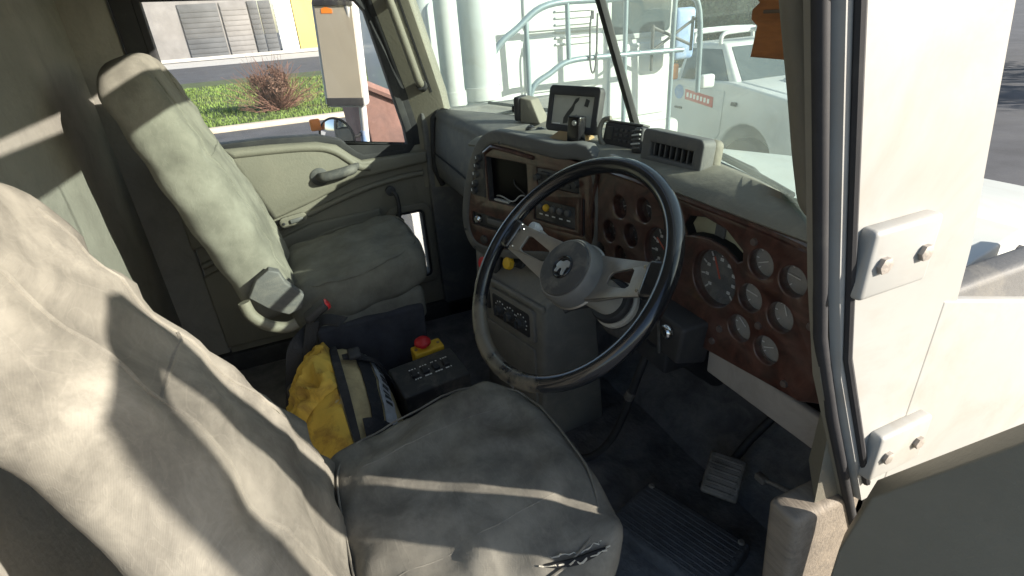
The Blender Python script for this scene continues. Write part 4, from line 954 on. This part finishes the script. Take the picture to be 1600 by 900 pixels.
# wooden ornament hanging in front of the glass
orn = thing('wooden_ornament', (.66, .2, 1.16), 'brown wooden ornament with scalloped edge hanging before the windscreen', 'ornament')
ol = [(.0, .0), (.055, -.002), (.055, .19)]
for k in range(6):
    z = .19 - k*.026; ol += [(.004, z), (-.006, z-.008), (-.006, z-.017), (.004, z-.025)]
Mo = frame((.705, .115, 1.19), (.95, .1, 0), (0, 0, 1))
obj('board', plate(ol, (), .006, .002, Mo), 'ornament_wood', orn)
for k in range(3):
    obj('carved_groove', rbox((.03, .05 + k*.045, .0085), (.04, .004, .002), .0008, 1, Mo), 'bark', orn)
obj('cord', tube([Mo @ V((.027, .185, 0)), Mo @ V((.027, .30, -.02)), Mo @ V((.02, .40, -.01))], .0025, 6), 'twig', orn)

# ================================================================== OPEN DRIVER DOOR (swung forward on its hinge, outline shaped to cast the seat's shadow bands)
dd = thing('driver_door', (1.0, .10, .1), 'opened driver door swung forward beyond the windscreen pillar', 'door')
Mdd = frame((.985, .10, 0), (.9, .43, 0), (0, 0, 1))
ue = lambda z: max(0.0, .05 + .69*(z-.75))
dwin = [(.175, .73), (.86, .76), (.86, 1.54), (.66, 1.54), (.325, .945), (.205, .785)]
obj('door_skin', plate([(0, .06), (.95, .06), (.95, 1.60), (ue(1.6), 1.60), (ue(1.2), 1.2), (ue(.9), .9), (ue(.7), .7), (0, .59)], [dwin], .016, .003, Mdd), 'door_vinyl', dd)
obj('window_seal', ring(dwin, .006, .019, Mdd), 'seal_rubber', dd)
obj('window_pane', plate(dwin, (), .002, 0, Mdd), 'side_glass', dd)
obj('hinge', rbox((.975, .10, .35), (.05, .03, .08), .006, 2), 'black_plastic', dd)

# ================================================================== OWN TRUCK OUTSIDE
bo = thing('truck_bonnet', (0, 1.3, -.2), 'pale truck bonnet seen through the lower windscreen', 'bonnet')
def bsec(y):
    t = (y-.52)/1.9; hw = .70 - .14*t; zt = .865 - .42*t; zs = .60 - .42*t
    P = []
    for k in range(25):
        a = math.pi*k/24; c, s_ = math.cos(a), math.sin(a)
        P.append(V((hw*math.copysign(abs(c)**.45, c), y, zs + (zt-zs)*abs(s_)**.6)))
    return [V((hw, y, -.2))] + P + [V((-hw, y, -.2))]
obj('shell', loft([bsec(.80+1.7*i/14) for i in range(15)]), 'bonnet_paint', bo, angle=60)
obj('cowl', prism([(-.92, .20, .80), (-.5, .35, .80), (0, .50, .80), (.5, .35, .80), (.92, .20, .80), (.8, .84, .74), (-.8, .84, .74)], [(-.92, .20, .90), (-.5, .35, .90), (0, .49, .90), (.5, .35, .90), (.92, .20, .90), (.75, .83, .815), (-.75, .83, .815)], .004), 'bonnet_paint', bo)
for s in (-1, 1):
    obj('cab_side', prism([(s*.945, .19, -.7), (s*.963, .19, -.7), (s*.963, .88, -.7), (s*.945, .88, -.7)], [(s*.945, .19, .93), (s*.963, .19, .93), (s*.963, .88, .74), (s*.945, .88, .74)], .004), 'body_paint', bo)
for s in (-1, 1):
    wp_ = thing('wiper', wsp(s*.2, .93), ('passenger' if s < 0 else 'driver') + ' side windscreen wiper resting low on the glass', 'wiper', 'windscreen wipers')
    pts = [wsp(s*(.12+.55*k/8), .945+.02*k/8) + V((0, .018, 0)) for k in range(9)]
    obj('blade', tube(pts, .006, 6), 'seal_rubber', wp_)
    obj('arm', tube([wsp(s*.66, .93)+V((0, .03, -.01)), wsp(s*.5, .955)+V((0, .032, 0)), wsp(s*.38, .955)+V((0, .024, 0))], .007, 6), 'black_plastic', wp_)

mi = thing('passenger_mirror', (-1.28, -.12, .60), 'tall rectangular side mirror with round spot mirror outside passenger window', 'mirror')
Mm_ = frame((-1.30, -.145, 1.14), (.42, .90, -.05), (-.05, -.02, 1))   # w faces back towards the seats
if (Mm_.to_3x3() @ V((0, 0, 1))).x < 0: Mm_ = Mm_ @ Matrix.Rotation(math.pi, 4, 'Y')
mat('dusty_mirror', (0.5, 0.45, 0.36), 0.42, metal=0.55, var=0.06, vscale=4, dirt=(0.5, 0.46, 0.38), dirtamt=0.5, dscale=8)
obj('housing', plate(rrect(-.082, -.205, .082, .205, .015), (), .022, .008, off(Mm_, -.03)), 'white_paint', mi)
obj('glass', plate(rrect(-.076, -.198, .076, .198, .010), (), .002, 0, off(Mm_, .003)), 'dusty_mirror', mi)
obj('lower_pad', plate([(-.078, -.203), (.078, -.203), (.078, -.175), (-.078, -.175)], (), .004, .002, off(Mm_, .006)), 'black_plastic', mi)
obj('top_pad', plate([(-.078, .185), (.078, .185), (.078, .203), (-.078, .203)], (), .004, .002, off(Mm_, .006)), 'black_plastic', mi)
obj('painted_reflection', plate([(-.05, .155), (-.005, .155), (-.005, .17), (-.03, .18), (-.05, .172)], (), .001, 0, off(Mm_, .0055)), 'orange_lens', mi)  # orange reflection in the mirror, painted on as a flat patch
obj('post', tube([(-1.27, -.085, 1.60), (-1.29, -.075, 1.2), (-1.30, -.09, .90), (-1.30, -.115, .60), (-1.26, -.10, .45)], .0165, 12), 'white_paint', mi)
obj('arm', tube([(-1.30, -.115, .60), (-1.15, -.08, .55), (-.99, -.02, .52)], .014, 10), 'white_paint', mi)
obj('arm', tube([(-1.27, -.085, 1.58), (-1.12, -.05, 1.56), (-.98, -.02, 1.52)], .014, 10), 'white_paint', mi)
obj('stripe', tube([(-1.3, -.10, .82), (-1.30, -.114, .63)], .0175, 12), 'blue_paint', mi)
Mr_ = frame((-1.30, -.225, .805), (.62, .78, 0), (0, -.1, 1))
if (Mr_.to_3x3() @ V((0, 0, 1))).x < 0: Mr_ = Mr_ @ Matrix.Rotation(math.pi, 4, 'Y')
rm = obj('spot_mirror', lathe([(0, .014), (.048, .009), (.08, -.002), (.083, -.008), (.0, -.034)], 32, Mr_), 'mirror_glass', mi)
obj('rim', lathe([(.078, -.004), (.086, .003), (.089, -.008), (.082, -.016)], 32, Mr_, close=False), 'seal_rubber', rm)
obj('bracket', tube([(-1.30, -.2, .80), (-1.3, -.13, .80), (-1.3, -.10, .82)], .008, 8), 'seal_rubber', rm)
obj('marker_lamp', rbox((-1.34, -.30, .865), (.03, .045, .05), .008, 3), 'orange_lens', mi)

for nm, x, y, r, m_, lb in (('exhaust_stack', -1.30, .34, .052, 'grey_steel', 'grey vertical exhaust stack outside by the windscreen pillar'), ('intake_stack', -1.38, .51, .085, 'grey_pale', 'broad pale vertical intake pipe outside beside the exhaust stack')):
    es_ = thing(nm, (x, y, GZ+.5), lb, 'pipe')
    obj('pipe', lathe([(0, -.75), (r, -.75), (r, 2.4), (0, 2.4)], 28, Matrix.Translation((x, y, 0))), m_, es_)
    obj('band', lathe([(r, .88), (r*1.12, .88), (r*1.12, .94), (r, .94)], 28, Matrix.Translation((x, y, 0))), 'grey_steel', es_)
    obj('bracket', rbox((x+.1, y, .55), (.25, .05, .04), .006, 2), 'grey_steel', es_)

# ================================================================== WHITE TRUCK ALONGSIDE
wt = thing('white_truck', (-5, 1.9, GZ), 'big white truck cab with bull bar parked nose towards the windscreen', 'truck')
obj('cab', rbox((-4.5, 1.94, .85), (2.6, 2.5, 2.9), .14, 5), 'white_paint', wt)
Mt = frame((-3.2, 0, 0), (0, 1, 0), (0, 0, 1))
wi = obj('window', plate(rrect(2.42, 1.0, 3.06, 1.95, .06), (), .006, .004, off(Mt, .004)), 'ute_glass', wt)
obj('seal', ring(rrect(2.39, .97, 3.09, 1.98, .08), .035, .008, off(Mt, .006)), 'grey_steel', wi)
for y0, y1, z0, z1 in ((.80, 1.55, .45, 1.35), (1.60, 2.34, .62, 1.05), (1.60, 2.34, 1.10, 1.9), (2.42, 3.08, .30, .92)):
    obj('panel', plate(rrect(y0, z0, y1, z1, .05), (), .008, .008, off(Mt, .003)), 'white_paint', wt)
for k in range(6):
    obj('louvre', rbox((-3.175, 2.05, .98 + k*.05), (.02, .36, .016), .004, 2), 'white_paint', wt)
obj('lower_valance', rbox((-3.35, 1.94, -.15), (.5, 2.5, .75), .06, 4), 'grey_steel', wt)
obj('bumper', rbox((-2.95, 1.94, -.42), (.25, 2.5, .38), .05, 4), 'bar_steel', wt)
obj('bumper_end', rbox((-3.0, .40, -.45), (.28, .80, .75), .08, 4), 'white_paint', wt)
for y in (.9, 2.98):
    wh_ = obj('wheel', lathe([(.0, -.14), (.36, -.14), (.48, -.12), (.5, -.06), (.5, .06), (.48, .12), (.36, .14), (0, .14)], 36, frame((-4.3, y, GZ+.5), (1, 0, 0), (0, 0, 1))), 'tyre', wt)
    obj('wheel_rim', lathe([(0, -.15), (.25, -.15), (.28, -.12), (0, .15)], 28, frame((-4.3, y, GZ+.5), (1, 0, 0), (0, 0, 1))), 'grey_steel', wh_)
BX = -2.8
bb = obj('bull_bar', tube(smoothpath([(BX, .95, .45), (BX, 1.14, .96), (BX, 1.36, 1.14), (BX, 1.62, 1.28), (BX, 2.14, 1.29), (BX, 2.85, 1.28), (BX, 3.05, 1.15), (BX, 3.1, .5)], 6), .024, 10), 'bar_steel', wt)
obj('hoop', tube(smoothpath([(BX, 1.43, .45), (BX, 1.46, .70), (BX, 1.62, .80), (BX, 1.80, .875), (BX, 2.2, .88), (BX, 2.9, .87)], 6), .022, 10), 'bar_steel', bb)
for y, z0, z1 in ((1.44, -.4, 1.18), (1.79, .86, 1.285), (2.32, -.4, 1.285), (2.80, -.4, 1.28), (1.02, -.4, .6)):
    obj('upright', tube([(BX, y, z0), (BX, y-.01, z1)], .02, 10), 'bar_steel', bb)
obj('aerial', tube(smoothpath([(BX+.02, 1.99, 1.22), (BX+.03, 1.965, 1.12), (BX+.03, 1.965, .86), (BX+.03, 1.99, .77), (BX+.03, 2.02, .86), (BX+.03, 2.03, 1.2)], 5), .008, 8), 'dark_plastic', wt)
obj('hook', tube([(BX+.02, 1.99, 1.22), (BX+.02, 1.99, 1.16)], .014, 8), 'dark_plastic', wt)
obj('side_mirror', rbox((-3.0, 3.05, .98), (.10, .22, .42), .04, 3), 'blue_paint', wt)
for a, b_ in (((-2.85, 2.62, .88), (-2.85, 3.05, 1.10)), ((-2.85, 2.62, 1.06), (-2.85, 3.02, .90)), ((-2.85, 2.62, .72), (-2.85, 2.62, 1.08)), ((-2.85, 3.03, .85), (-2.85, 3.03, 1.12))):
    obj('brace', tube([a, b_], .013, 8), 'dark_plastic', wt)

# shed post and rusty bin further off
sp2 = thing('shed_post', (-7.5, 1.3, GZ), 'broad cream shed post behind the exhaust stack', 'post')
obj('post', rbox((-7.5, 1.72, 1.6), (.5, .55, 5.7), .03, 3), 'cream_paint', sp2)
obj('stain_band', rbox((-7.24, 1.95, 2.0), (.03, .1, 4.9), .01, 2), 'rust', sp2)
rb = thing('rusty_hopper', (-3.0, .3, GZ), 'rusty red steel hopper on legs outside the passenger window', 'hopper')
obj('shell', prism([(-3.6, .12, .30), (-2.52, .12, .30), (-2.52, .60, .30), (-3.6, .60, .30)], [(-3.7, .08, .92), (-2.46, .08, .92), (-2.46, .62, .64), (-3.7, .62, .64)], .015), 'rust', rb)
for y in (.10, .60):
    for x in (-3.6, -2.6):
        obj('leg', rbox((x, y, -.47), (.05, .05, 1.56), .008, 2), 'rust', rb)
obj('rail', tube([(-2.46, .06, .93), (-2.46, .63, .635)], .03, 8), 'rust', rb)

# ================================================================== WHITE UTE
UY = 5.2; UZ = GZ
ut = thing('white_ute', (-4.6, 6.1, GZ), 'white utility vehicle with red door sign parked in front of the bonnet', 'ute')
def arch(cx, cz, r, n=12): return [(cx + r*math.cos(R(180-180*k/n)), cz + r*math.sin(R(180-180*k/n))) for k in range(n+1)]
lowb = [(-7.6, UZ+.55)] + arch(-6.95, UZ+.5, .50) + [(-6.3, UZ+.42), (-4.85, UZ+.42)] + arch(-4.22, UZ+.52, .50) + [(-3.6, UZ+.45), (-3.25, UZ+.5), (-3.2, UZ+1.0), (-3.3, UZ+1.28), (-4.6, UZ+1.44), (-4.75, UZ+1.44), (-5.75, UZ+1.40), (-7.6, UZ+1.30)]
obj('body', plate(lowb, (), .86, .04, frame((0, UY+.9, 0), (1, 0, 0), (0, 0, 1))), 'white_paint', ut, angle=50)
def cabv(x, t): return V((x, UY+.9+t, 0))
cb0 = [(-5.72, .84), (-4.58, .84), (-4.85, .66), (-4.95, .64), (-5.6, .66)]
gl = []
zb, zt = UZ+1.40, UZ+1.93
roofb = [V((-5.78, UY+.06, zb)), V((-4.50, UY+.06, zb)), V((-4.50, UY+1.74, zb)), V((-5.78, UY+1.74, zb))]
rooft = [V((-5.70, UY+.22, zt)), V((-4.98, UY+.22, zt)), V((-4.98, UY+1.58, zt)), V((-5.70, UY+1.58, zt))]
gh = obj('cabin', prism(roofb, rooft, .05, 4), 'white_paint', ut, angle=50)
def quad(a, b, c, d_, push, t=.012):
    n_ = (b-a).cross(d_-a).normalized()*push; q = [p + n_ for p in (a, b, c, d_)]; n2 = n_.normalized()*t
    return mesh(q + [p - n2 for p in q], [[0, 1, 2, 3], [7, 6, 5, 4], [0, 4, 5, 1], [1, 5, 6, 2], [2, 6, 7, 3], [3, 7, 4, 0]])
def bl_(b, t, f0, f1, g0, g1, ):  # sub-quad of a side face
    P = lambda f, g: (b[0]*(1-f)+b[1]*f)*(1-g) + (t[0]*(1-f)+t[1]*f)*g
    return P(f0, g0), P(f1, g0), P(f1, g1), P(f0, g1)
obj('side_window', quad(*bl_((roofb[0], roofb[1]), (rooft[0], rooft[1]), .10, .90, .10, .86), .008), 'ute_glass', ut, smooth=False)
obj('windscreen', quad(*bl_((roofb[1], roofb[2]), (rooft[1], rooft[2]), .07, .93, .06, .90), .008), 'ute_glass', ut, smooth=False)
obj('door', plate([(-5.70, UZ+.55), (-4.86, UZ+.55), (-4.68, UZ+.8), (-4.66, UZ+1.36), (-5.70, UZ+1.36)], (), .006, .006, frame((0, UY-.003, 0), (1, 0, 0), (0, 0, 1))), 'white_paint', ut)
sg = obj('door_sign', plate([(-5.42, UZ+1.19), (-4.84, UZ+1.13), (-4.84, UZ+1.27), (-5.42, UZ+1.33)], (), .003, 0, frame((0, UY-.02, 0), (1, 0, 0), (0, 0, 1))), 'sign_red', ut)
for k in range(7):
    obj('sign_letter', rbox((-5.36+k*.072, UY-.026, UZ+1.255-k*.0075), (.04, .004, .06), 0, 1), 'mark_white', sg, smooth=False)
obj('badge', lathe([(0, 0), (.10, 0), (.10, .006), (0, .006)], 20, frame((-5.56, UY-.015, UZ+1.28), (1, 0, 0), (0, 0, 1))), 'blue_paint', ut)
obj('door_handle', rbox((-5.55, UY-.02, UZ+1.06), (.16, .03, .03), .01, 2), 'black_plastic', ut)
obj('bonnet', prism([V((-4.56, UY+.08, UZ+1.42)), V((-3.3, UY+.12, UZ+1.26)), V((-3.3, UY+1.68, UZ+1.26)), V((-4.56, UY+1.72, UZ+1.42))], [V((-4.54, UY+.16, UZ+1.49)), V((-3.36, UY+.2, UZ+1.34)), V((-3.36, UY+1.6, UZ+1.34)), V((-4.54, UY+1.64, UZ+1.49))], .02), 'white_paint', ut)
obj('bonnet_scoop', prism([V((-4.3, UY+.6, UZ+1.45)), V((-3.9, UY+.6, UZ+1.40)), V((-3.9, UY+1.2, UZ+1.40)), V((-4.3, UY+1.2, UZ+1.45))], [V((-4.3, UY+.65, UZ+1.50)), V((-3.95, UY+.65, UZ+1.47)), V((-3.95, UY+1.15, UZ+1.47)), V((-4.3, UY+1.15, UZ+1.50))], .015), 'white_paint', ut)
dm = obj('door_mirror', rbox((-4.80, UY-.20, UZ+1.50), (.10, .22, .18), .04, 3), 'white_paint', ut)
obj('indicator', rbox((-5.66, UY-.07, UZ+1.56), (.14, .10, .22), .03, 3), 'orange_lens', ut)
obj('side_repeater', rbox((-4.45, UY-.02, UZ+1.22), (.10, .03, .05), .012, 2), 'black_plastic', ut)
for cx in (-4.22, -6.95):
    for yy in (UY+.10, UY+1.7):
        tw = obj('wheel', lathe([(0, -.12), (.28, -.12), (.38, -.10), (.4, -.05), (.4, .05), (.38, .10), (.28, .12), (0, .12)], 32, frame((cx, yy, UZ+.4), (1, 0, 0), (0, 0, 1))), 'tyre', ut)
        obj('wheel_rim', lathe([(0, .10), (.06, .125), (.2, .11), (.25, .125), (.25, -.125), (0, -.125)], 28, frame((cx, yy, UZ+.4), (1, 0, 0), (0, 0, 1))), 'grey_steel', tw)
for x in (-5.62, -5.08):
    obj('roof_bar', tube(smoothpath([(x, UY+.24, zt-.04), (x, UY+.26, zt+.10), (x, UY+.5, zt+.13), (x, UY+1.3, zt+.13), (x, UY+1.54, zt+.10), (x, UY+1.56, zt-.04)], 5), .028, 10), 'white_paint', ut)
obj('light_bar', rbox((-5.0, UY+1.15, zt+.16), (.16, .7, .12), .05, 4), 'white_paint', ut)
obj('tray_headboard', tube(smoothpath([(-5.95, UY+.1, UZ+1.3), (-5.95, UY+.12, UZ+1.95), (-5.95, UY+.3, UZ+2.05), (-5.95, UY+1.5, UZ+2.05), (-5.95, UY+1.68, UZ+1.95), (-5.95, UY+1.7, UZ+1.3)], 5), .03, 10), 'white_paint', ut)

# ================================================================== YARD BACKGROUND
def leaves(centre, rad, n, size, seed, flat=1.0, hollow=.35):
    rnd = random.Random(seed); vs = []; fs = []
    clumps = []
    for k in range(26):
        d_ = V((rnd.gauss(0, 1), rnd.gauss(0, 1), rnd.gauss(0, 1))).normalized()*rnd.uniform(hollow, 1)
        clumps.append((V((d_.x*rad[0], d_.y*rad[1], d_.z*rad[2])), rnd.uniform(.18, .34)))
    for k in range(n):
        c, cr = rnd.choice(clumps)
        p = V(centre) + c + V((rnd.gauss(0, 1)*rad[0], rnd.gauss(0, 1)*rad[1], rnd.gauss(0, 1)*rad[2]))*cr*.55
        a = V((rnd.uniform(-1, 1), rnd.uniform(-1, 1), rnd.uniform(-1, 1)*flat)).normalized(); b = a.orthogonal().normalized()
        s_ = size*rnd.uniform(.6, 1.4); i = len(vs)
        vs += [p - a*s_, p + b*s_*.45, p + a*s_, p - b*s_*.45]; fs.append([i, i+1, i+2, i+3])
    me = bpy.data.meshes.new('m'); me.from_pydata([tuple(v) for v in vs], [], fs); me.update(); return me
tn = ['leftmost dark tree behind the white ute', 'dark tree behind the white ute, second from the left', 'dark tree behind the ute, third from the left', 'dark tree beyond the driver pillar', 'dark rightmost tree beyond the driver pillar']
for k, (x, y, h, r_) in enumerate(((-20, 15.5, 7, 3.0), (-17, 19, 8, 3.4), (-12.5, 20, 7.5, 3.2), (-6, 23, 8.5, 3.6), (0, 24, 8, 3.4))):
    t = thing('tree', (x, y, GZ), tn[k], 'tree', 'dark trees at the back of the yard')
    obj('trunk', tube([(x, y, GZ), (x+.1, y, GZ+h*.3), (x-.1, y+.1, GZ+h*.6)], [.28, .2, .1], 10), 'bark', t)
    for a in range(5):
        an = a*1.3+k
        obj('limb', tube([(x, y, GZ+h*.28+a*.2), (x+math.cos(an)*r_*.4, y+math.sin(an)*r_*.4, GZ+h*.5), (x+math.cos(an)*r_*.75, y+math.sin(an)*r_*.75, GZ+h*.68)], [.11, .07, .03], 7), 'bark', t)
    obj('crown', leaves((x, y, GZ+h*.58), (r_, r_, h*.42), 5200, .16, 20+k), 'leaf_dark', t, smooth=False)
sn = ['leftmost', 'second', 'third', 'fourth', 'rightmost']
for k, (x, y, h) in enumerate(((-11.9, 10.4, 3.0), (-11.1, 11.4, 3.5), (-10.3, 12.1, 3.1), (-9.5, 12.7, 3.4), (-8.7, 13.3, 3.2))):
    t = thing('shrub', (x, y, GZ), sn[k] + (' dark shrub in the row behind the white ute' if k in (0, 4) else ' dark shrub from the left in the row behind the white ute'), 'shrub', 'dark shrubs behind the ute')
    obj('stem', tube([(x, y, GZ), (x+.05, y, GZ+h*.35), (x-.05, y+.08, GZ+h*.7)], [.09, .06, .03], 8), 'bark', t)
    obj('foliage', leaves((x, y, GZ+h*.52), (.85, .85, h*.5), 4200, .085, 60+k, hollow=.15), 'leaf_dark', t, smooth=False)
ym = thing('yellow_machine', (-15.5, 13.2, GZ), 'yellow earthmoving machine behind the white ute', 'machine')
obj('cab', rbox((-15.5, 13.2, .9), (1.5, 1.6, 1.5), .1, 3), 'yellow_machine', ym)
obj('glass', rbox((-14.74, 12.9, 1.0), (.06, 1.1, .9), .02, 2), 'ute_glass', ym)
obj('body', rbox((-16.2, 13.2, -.2), (3.4, 1.9, .9), .1, 3), 'yellow_machine', ym)
obj('track', rbox((-16.0, 12.5, -.95), (3.6, .5, .6), .25, 5), 'tyre', ym)
obj('track', rbox((-16.0, 13.9, -.95), (3.6, .5, .6), .25, 5), 'tyre', ym)
obj('boom', tube([(-15.0, 13.9, .3), (-14.4, 14.2, 2.4), (-13.2, 14.8, 1.2)], .16, 8), 'yellow_machine', ym)

bs_ = thing('bush', (-18.6, -.15, GZ), 'leafless reddish brown bush on the grass verge', 'bush')
rnd = random.Random(5); tw = []
vs = []; fs = []
for k in range(420):
    a = rnd.uniform(0, 6.28); el = rnd.uniform(.15, 1.45); L_ = rnd.uniform(.7, 1.15)
    p = V((-18.6+rnd.uniform(-.12, .12), -.15+rnd.uniform(-.12, .12), GZ+.1)); d_ = V((math.cos(a)*math.cos(el)*1.15, math.sin(a)*math.cos(el)*1.15, math.sin(el)*1.25))
    r_ = .012
    for s_ in range(4):
        q = p + (d_ + V((rnd.gauss(0, .25), rnd.gauss(0, .25), rnd.gauss(0, .2))))*L_*.3
        i = len(vs); o1 = d_.orthogonal().normalized()*r_; o2 = d_.cross(o1).normalized()*r_
        vs += [p+o1, p-o1*.5+o2, p-o1*.5-o2, q+o1*.7, q-o1*.35+o2*.7, q-o1*.35-o2*.7]
        fs += [[i, i+1, i+4, i+3], [i+1, i+2, i+5, i+4], [i+2, i, i+3, i+5]]
        p = q; r_ *= .75
obj('branches', mesh(vs, fs), 'twig', bs_, smooth=False)
obj('dry_leaves', leaves((-18.6, -.15, GZ+.85), (.8, .8, .62), 5200, .045, 9, hollow=.1), 'leaf_rust', bs_, smooth=False)

rnd = random.Random(2); vs = []; fs = []
for k in range(26000):
    x = -16.45 - rnd.random()**1.4*14; y = rnd.uniform(-9, 6); s_ = rnd.uniform(.04, .11)*(1.2 if nz(x*.6, y*.6) > 0 else .8)
    a = rnd.uniform(0, 3.14); dx, dy = math.cos(a)*.02, math.sin(a)*.02; i = len(vs)
    vs += [(x-dx, y-dy, GZ+.1), (x+dx, y+dy, GZ+.1), (x+rnd.uniform(-.04, .04), y+rnd.uniform(-.04, .04), GZ+.1+s_)]
    fs.append([i, i+1, i+2])
me = bpy.data.meshes.new('m'); me.from_pydata(vs, [], fs); me.update()
tag(obj('grass', me, 'grass_blade', None, False), 'bright green short grass on the verge', 'grass', None, 'stuff')

# street building beyond the road
sh = thing('street_building', (-63.5, 2, GZ), 'grey and yellow street building with white roller door across the road', 'building')
obj('wall', rbox((-66, -12, 2.2), (4, 26, 7), .05, 2), 'wall_grey', sh)
obj('wall', rbox((-66, 12.2, 2.2), (4, 16, 7), .05, 2), 'wall_yellow', sh)
for k, (y0, y1, m_) in enumerate(((-2.4, 0.0, 'wall_grey'), (.1, 1.0, 'wall_dark'), (1.05, 2.2, 'wall_dark'), (2.4, 4.1, 'door_white'), (-6, -2.6, 'wall_dark'))):
    dr = obj('roller_door', rbox((-63.95, (y0+y1)/2, 1.2), (.12, y1-y0, 4.9), .02, 2), m_, sh)
    for j in range(10):
        obj('slat', rbox((-63.87, (y0+y1)/2, -.9+j*.45), (.05, y1-y0-.1, .4), .015, 1), m_, dr)
obj('plinth', rbox((-63.9, 0, -1.1), (.3, 40, .3), .02, 2), 'concrete', sh)
